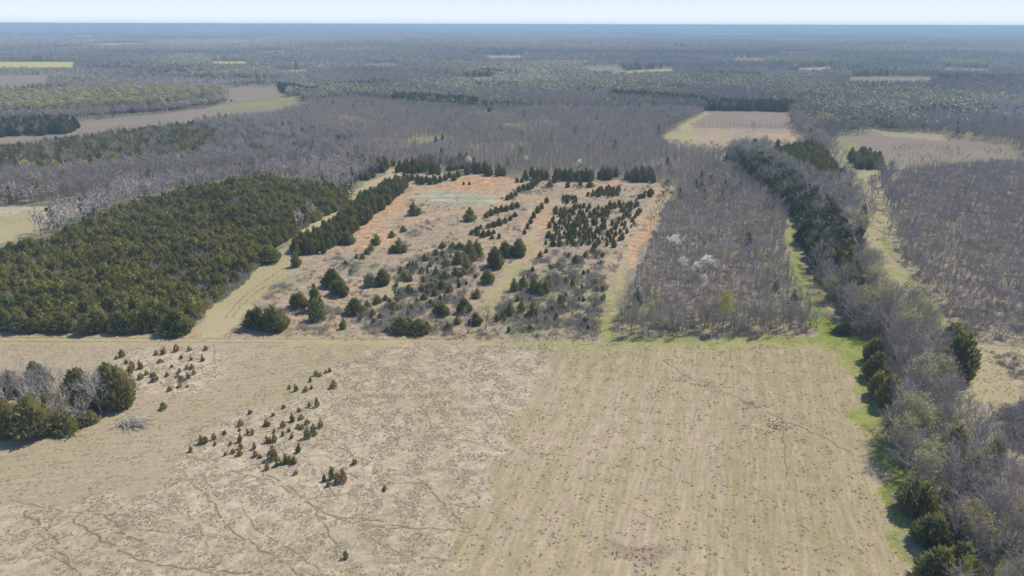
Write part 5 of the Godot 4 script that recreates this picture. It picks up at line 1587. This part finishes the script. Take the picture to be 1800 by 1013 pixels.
func build_small_things() -> void:
	# heap of cut branches beside the copse
	var heap := Node3D.new()
	put(heap, "brush_pile")
	heap.scale = Vector3(.85, .85, .85)
	heap.position = Vector3(-100.8, 0, -157.0)
	tag(heap, "heap of bleached cut branches lying at the right end of the copse", "brush pile")
	var r := RandomNumberGenerator.new()
	r.seed = 5
	var limbs := []
	for k in 5:
		var s := Shape.new()
		var p := Vector3.ZERO
		var d := Vector3(1, .22, 0)
		for g in 5:
			var q := p + d.normalized() * .8
			s.tube(p, q, lerpf(.11, .04, g / 5.0), lerpf(.11, .04, (g + 1) / 5.0), 4)
			for m in 2:
				s.ribbon(q, q + Vector3(r.randf_range(.4, 1.2), r.randf_range(-.1, .3), r.randf_range(-.6, .6)), .09, .04, Vector3(r.randf_range(-1, 1), 1, r.randf_range(-1, 1)))
			p = q
			d += Vector3(r.randf_range(-.2, .2), r.randf_range(-.22, .04), r.randf_range(-.35, .35))
		limbs.append(s.mesh())
	for i in 120:
		var o := part("branch", limbs[i % 5], mats.dead_wood if i % 3 else mats.bark_pale, heap)
		var a := r.randf_range(-.9, .9) + (PI if r.randf() < .15 else 0.0)
		var along := r.randf_range(-5.2, 2.2)
		o.position = Vector3(along, maxf(.1, 2.1 - absf(along + 1.0) * .42) * r.randf(), r.randf_range(-2.4, 2.4) * (1.0 - absf(along + 1.0) * .12))
		o.rotation = Vector3(r.randf_range(-.3, .3), a, r.randf_range(-.25, .1))
	# pale green shrub beside the round cedar
	for q in [[-57.9, -260.5, 5.5, 5.7, "pale grey-green shrub touching the round cedar in the middle of the old field"], [-32.6, -256.4, 4.1, 3.8, "pale grey-green shrub among young cedars in the middle cluster"]]:
		var bush := Node3D.new()
		put(bush, "pale_shrub")
		bush.position = Vector3(q[0], 0, q[1])
		bush.scale = Vector3(q[2], q[3], q[2])
		tag(bush, q[4], "shrub", "pale shrubs of the old field")
		part("stem", stem(.4, .03), mats.bark_grey, bush)
		part("crown", cedar_crown(201, .0, 600, .13), mats.yucca, bush)
	# saplings in a line across the far field
	var row := bare_tree(300, {"width": 4.0, "limbs": 10, "subs": 4, "twigs": 4, "tw": .09, "r": .1, "up": .8, "first": .35})
	for i in 24:
		var o := Node3D.new()
		put(o, "bare_sapling")
		var t := i / 23.0
		o.position = Vector3(lerpf(184.8, 276.2, t), 0, lerpf(-713.6, -697.2, t))
		var s := r.randf_range(.55, .85)
		o.scale = Vector3(s, s, s)
		o.rotation.y = r.randf() * TAU
		tag(o, "leafless sapling in the line across the far right field, %s from the left" % ordinal(i + 1), "sapling", "line of saplings across the far field")
		part("trunk", row[0].mesh() if i == 0 else get_node("bare_sapling/trunk").mesh, mats.bark_dark, o)
		part("crown", row[1].mesh() if i == 0 else get_node("bare_sapling/crown").mesh, mats.twig_grey, o)
	# long low farm buildings far off
	var white := StandardMaterial3D.new()
	white.resource_name = "white_metal_roof"
	white.albedo_color = Color(.75, .75, .75).linear_to_srgb()
	white.roughness = .6
	var wall := StandardMaterial3D.new()
	wall.resource_name = "pale_wall"
	wall.albedo_color = Color(.5, .49, .47).linear_to_srgb()
	for q in [
		["long white roofed shed in the forest right of centre, nearest of the far sheds", 385, -1914, 25, 12, 6],
		["very long white warehouse below the horizon at the left", -4144, -9859, 568, 120, 16],
		["white warehouse below the horizon, left of the very long one", -6067, -11814, 331, 100, 16],
		["small white shed left of two below the horizon, right of centre", 1452, -5004, 23, 20, 9],
		["white shed right of two below the horizon, right of centre", 1537, -5105, 47, 24, 9],
		["pale long building below the horizon at the right", 14582, -30800, 1437, 200, 22],
	]:
		barn(q[0], q[1], q[2], q[3], q[4], q[5], white, wall)
	# a thin mast on the horizon
	var mast := Node3D.new()
	put(mast, "radio_mast")
	mast.position = Vector3(3113, 0, -9500)
	tag(mast, "thin radio mast standing up from the horizon right of centre", "mast")
	var s := Shape.new()
	for k in 3:
		var a := TAU * k / 3.0
		s.tube(Vector3(cos(a), 0, sin(a)) * 2.2, Vector3(cos(a), 0, sin(a)) * 1.2 + Vector3(0, 66, 0), .6, .5, 3)
	for k in 10:
		var y := k * 6.5
		for m in 3:
			var a := TAU * m / 3.0
			var c := TAU * (m + 1) / 3.0
			s.tube(Vector3(cos(a) * 2, y, sin(a) * 2), Vector3(cos(c) * 2, y + 6.5, sin(c) * 2), .3, .3, 3)
	part("lattice", s.mesh(), mats.bark_dark, mast)
	# box blind by the spring wood
	var blind := Node3D.new()
	put(blind, "hunting_blind")
	blind.position = Vector3(-383.6, 0, -961.5)
	tag(blind, "small black box blind at the end of the spring green wood", "blind")
	s = Shape.new()
	s.box(Vector3(-1.3, 1.2, -1.3), Vector3(1.3, 3.6, 1.3))
	part("cabin", s.mesh(), mats.bark_dark, blind)
	for k in 4:
		s = Shape.new()
		var lx := -1.15 if k % 2 else 1.15
		var lz := -1.15 if k < 2 else 1.15
		s.tube(Vector3(lx, 0, lz), Vector3(lx, 1.2, lz), .1, .1, 5)
		part("leg", s.mesh(), mats.bark_dark, blind)
	s = Shape.new()
	s.box(Vector3(-1.5, 3.6, -1.5), Vector3(1.5, 3.75, 1.5))
	part("roof", s.mesh(), mats.bark_grey, blind)


func barn(label: String, x: float, z: float, long: float, deep: float, high: float, white: Material, wall: Material) -> void:
	var o := Node3D.new()
	put(o, "farm_shed")
	o.position = Vector3(x, 0, z)
	tag(o, label, "shed", "far white roofed sheds")
	var s := Shape.new()
	s.box(Vector3(-long / 2, 0, -deep / 2), Vector3(long / 2, high * .6, deep / 2))
	part("wall", s.mesh(), wall, o)
	s = Shape.new()
	var e := long / 2 + .6
	var d := deep / 2 + .6
	var y := high * .6 + .01
	for m in [-1.0, 1.0]:
		s.tri(Vector3(-e, y, d * m), Vector3(-e, high, 0), Vector3(e, high, 0), Vector3(0, 1, m))
		s.tri(Vector3(-e, y, d * m), Vector3(e, high, 0), Vector3(e, y, d * m), Vector3(0, 1, m))
		s.tri(Vector3(e * m, y, -d), Vector3(e * m, high, 0), Vector3(e * m, y, d), Vector3(m, 0, 0))
	part("roof", s.mesh(), white, o)
	s = Shape.new()
	s.box(Vector3(-long * .06, 0, deep / 2), Vector3(long * .06, high * .45, deep / 2 + .12))
	part("door", s.mesh(), mats.bark_dark, o)
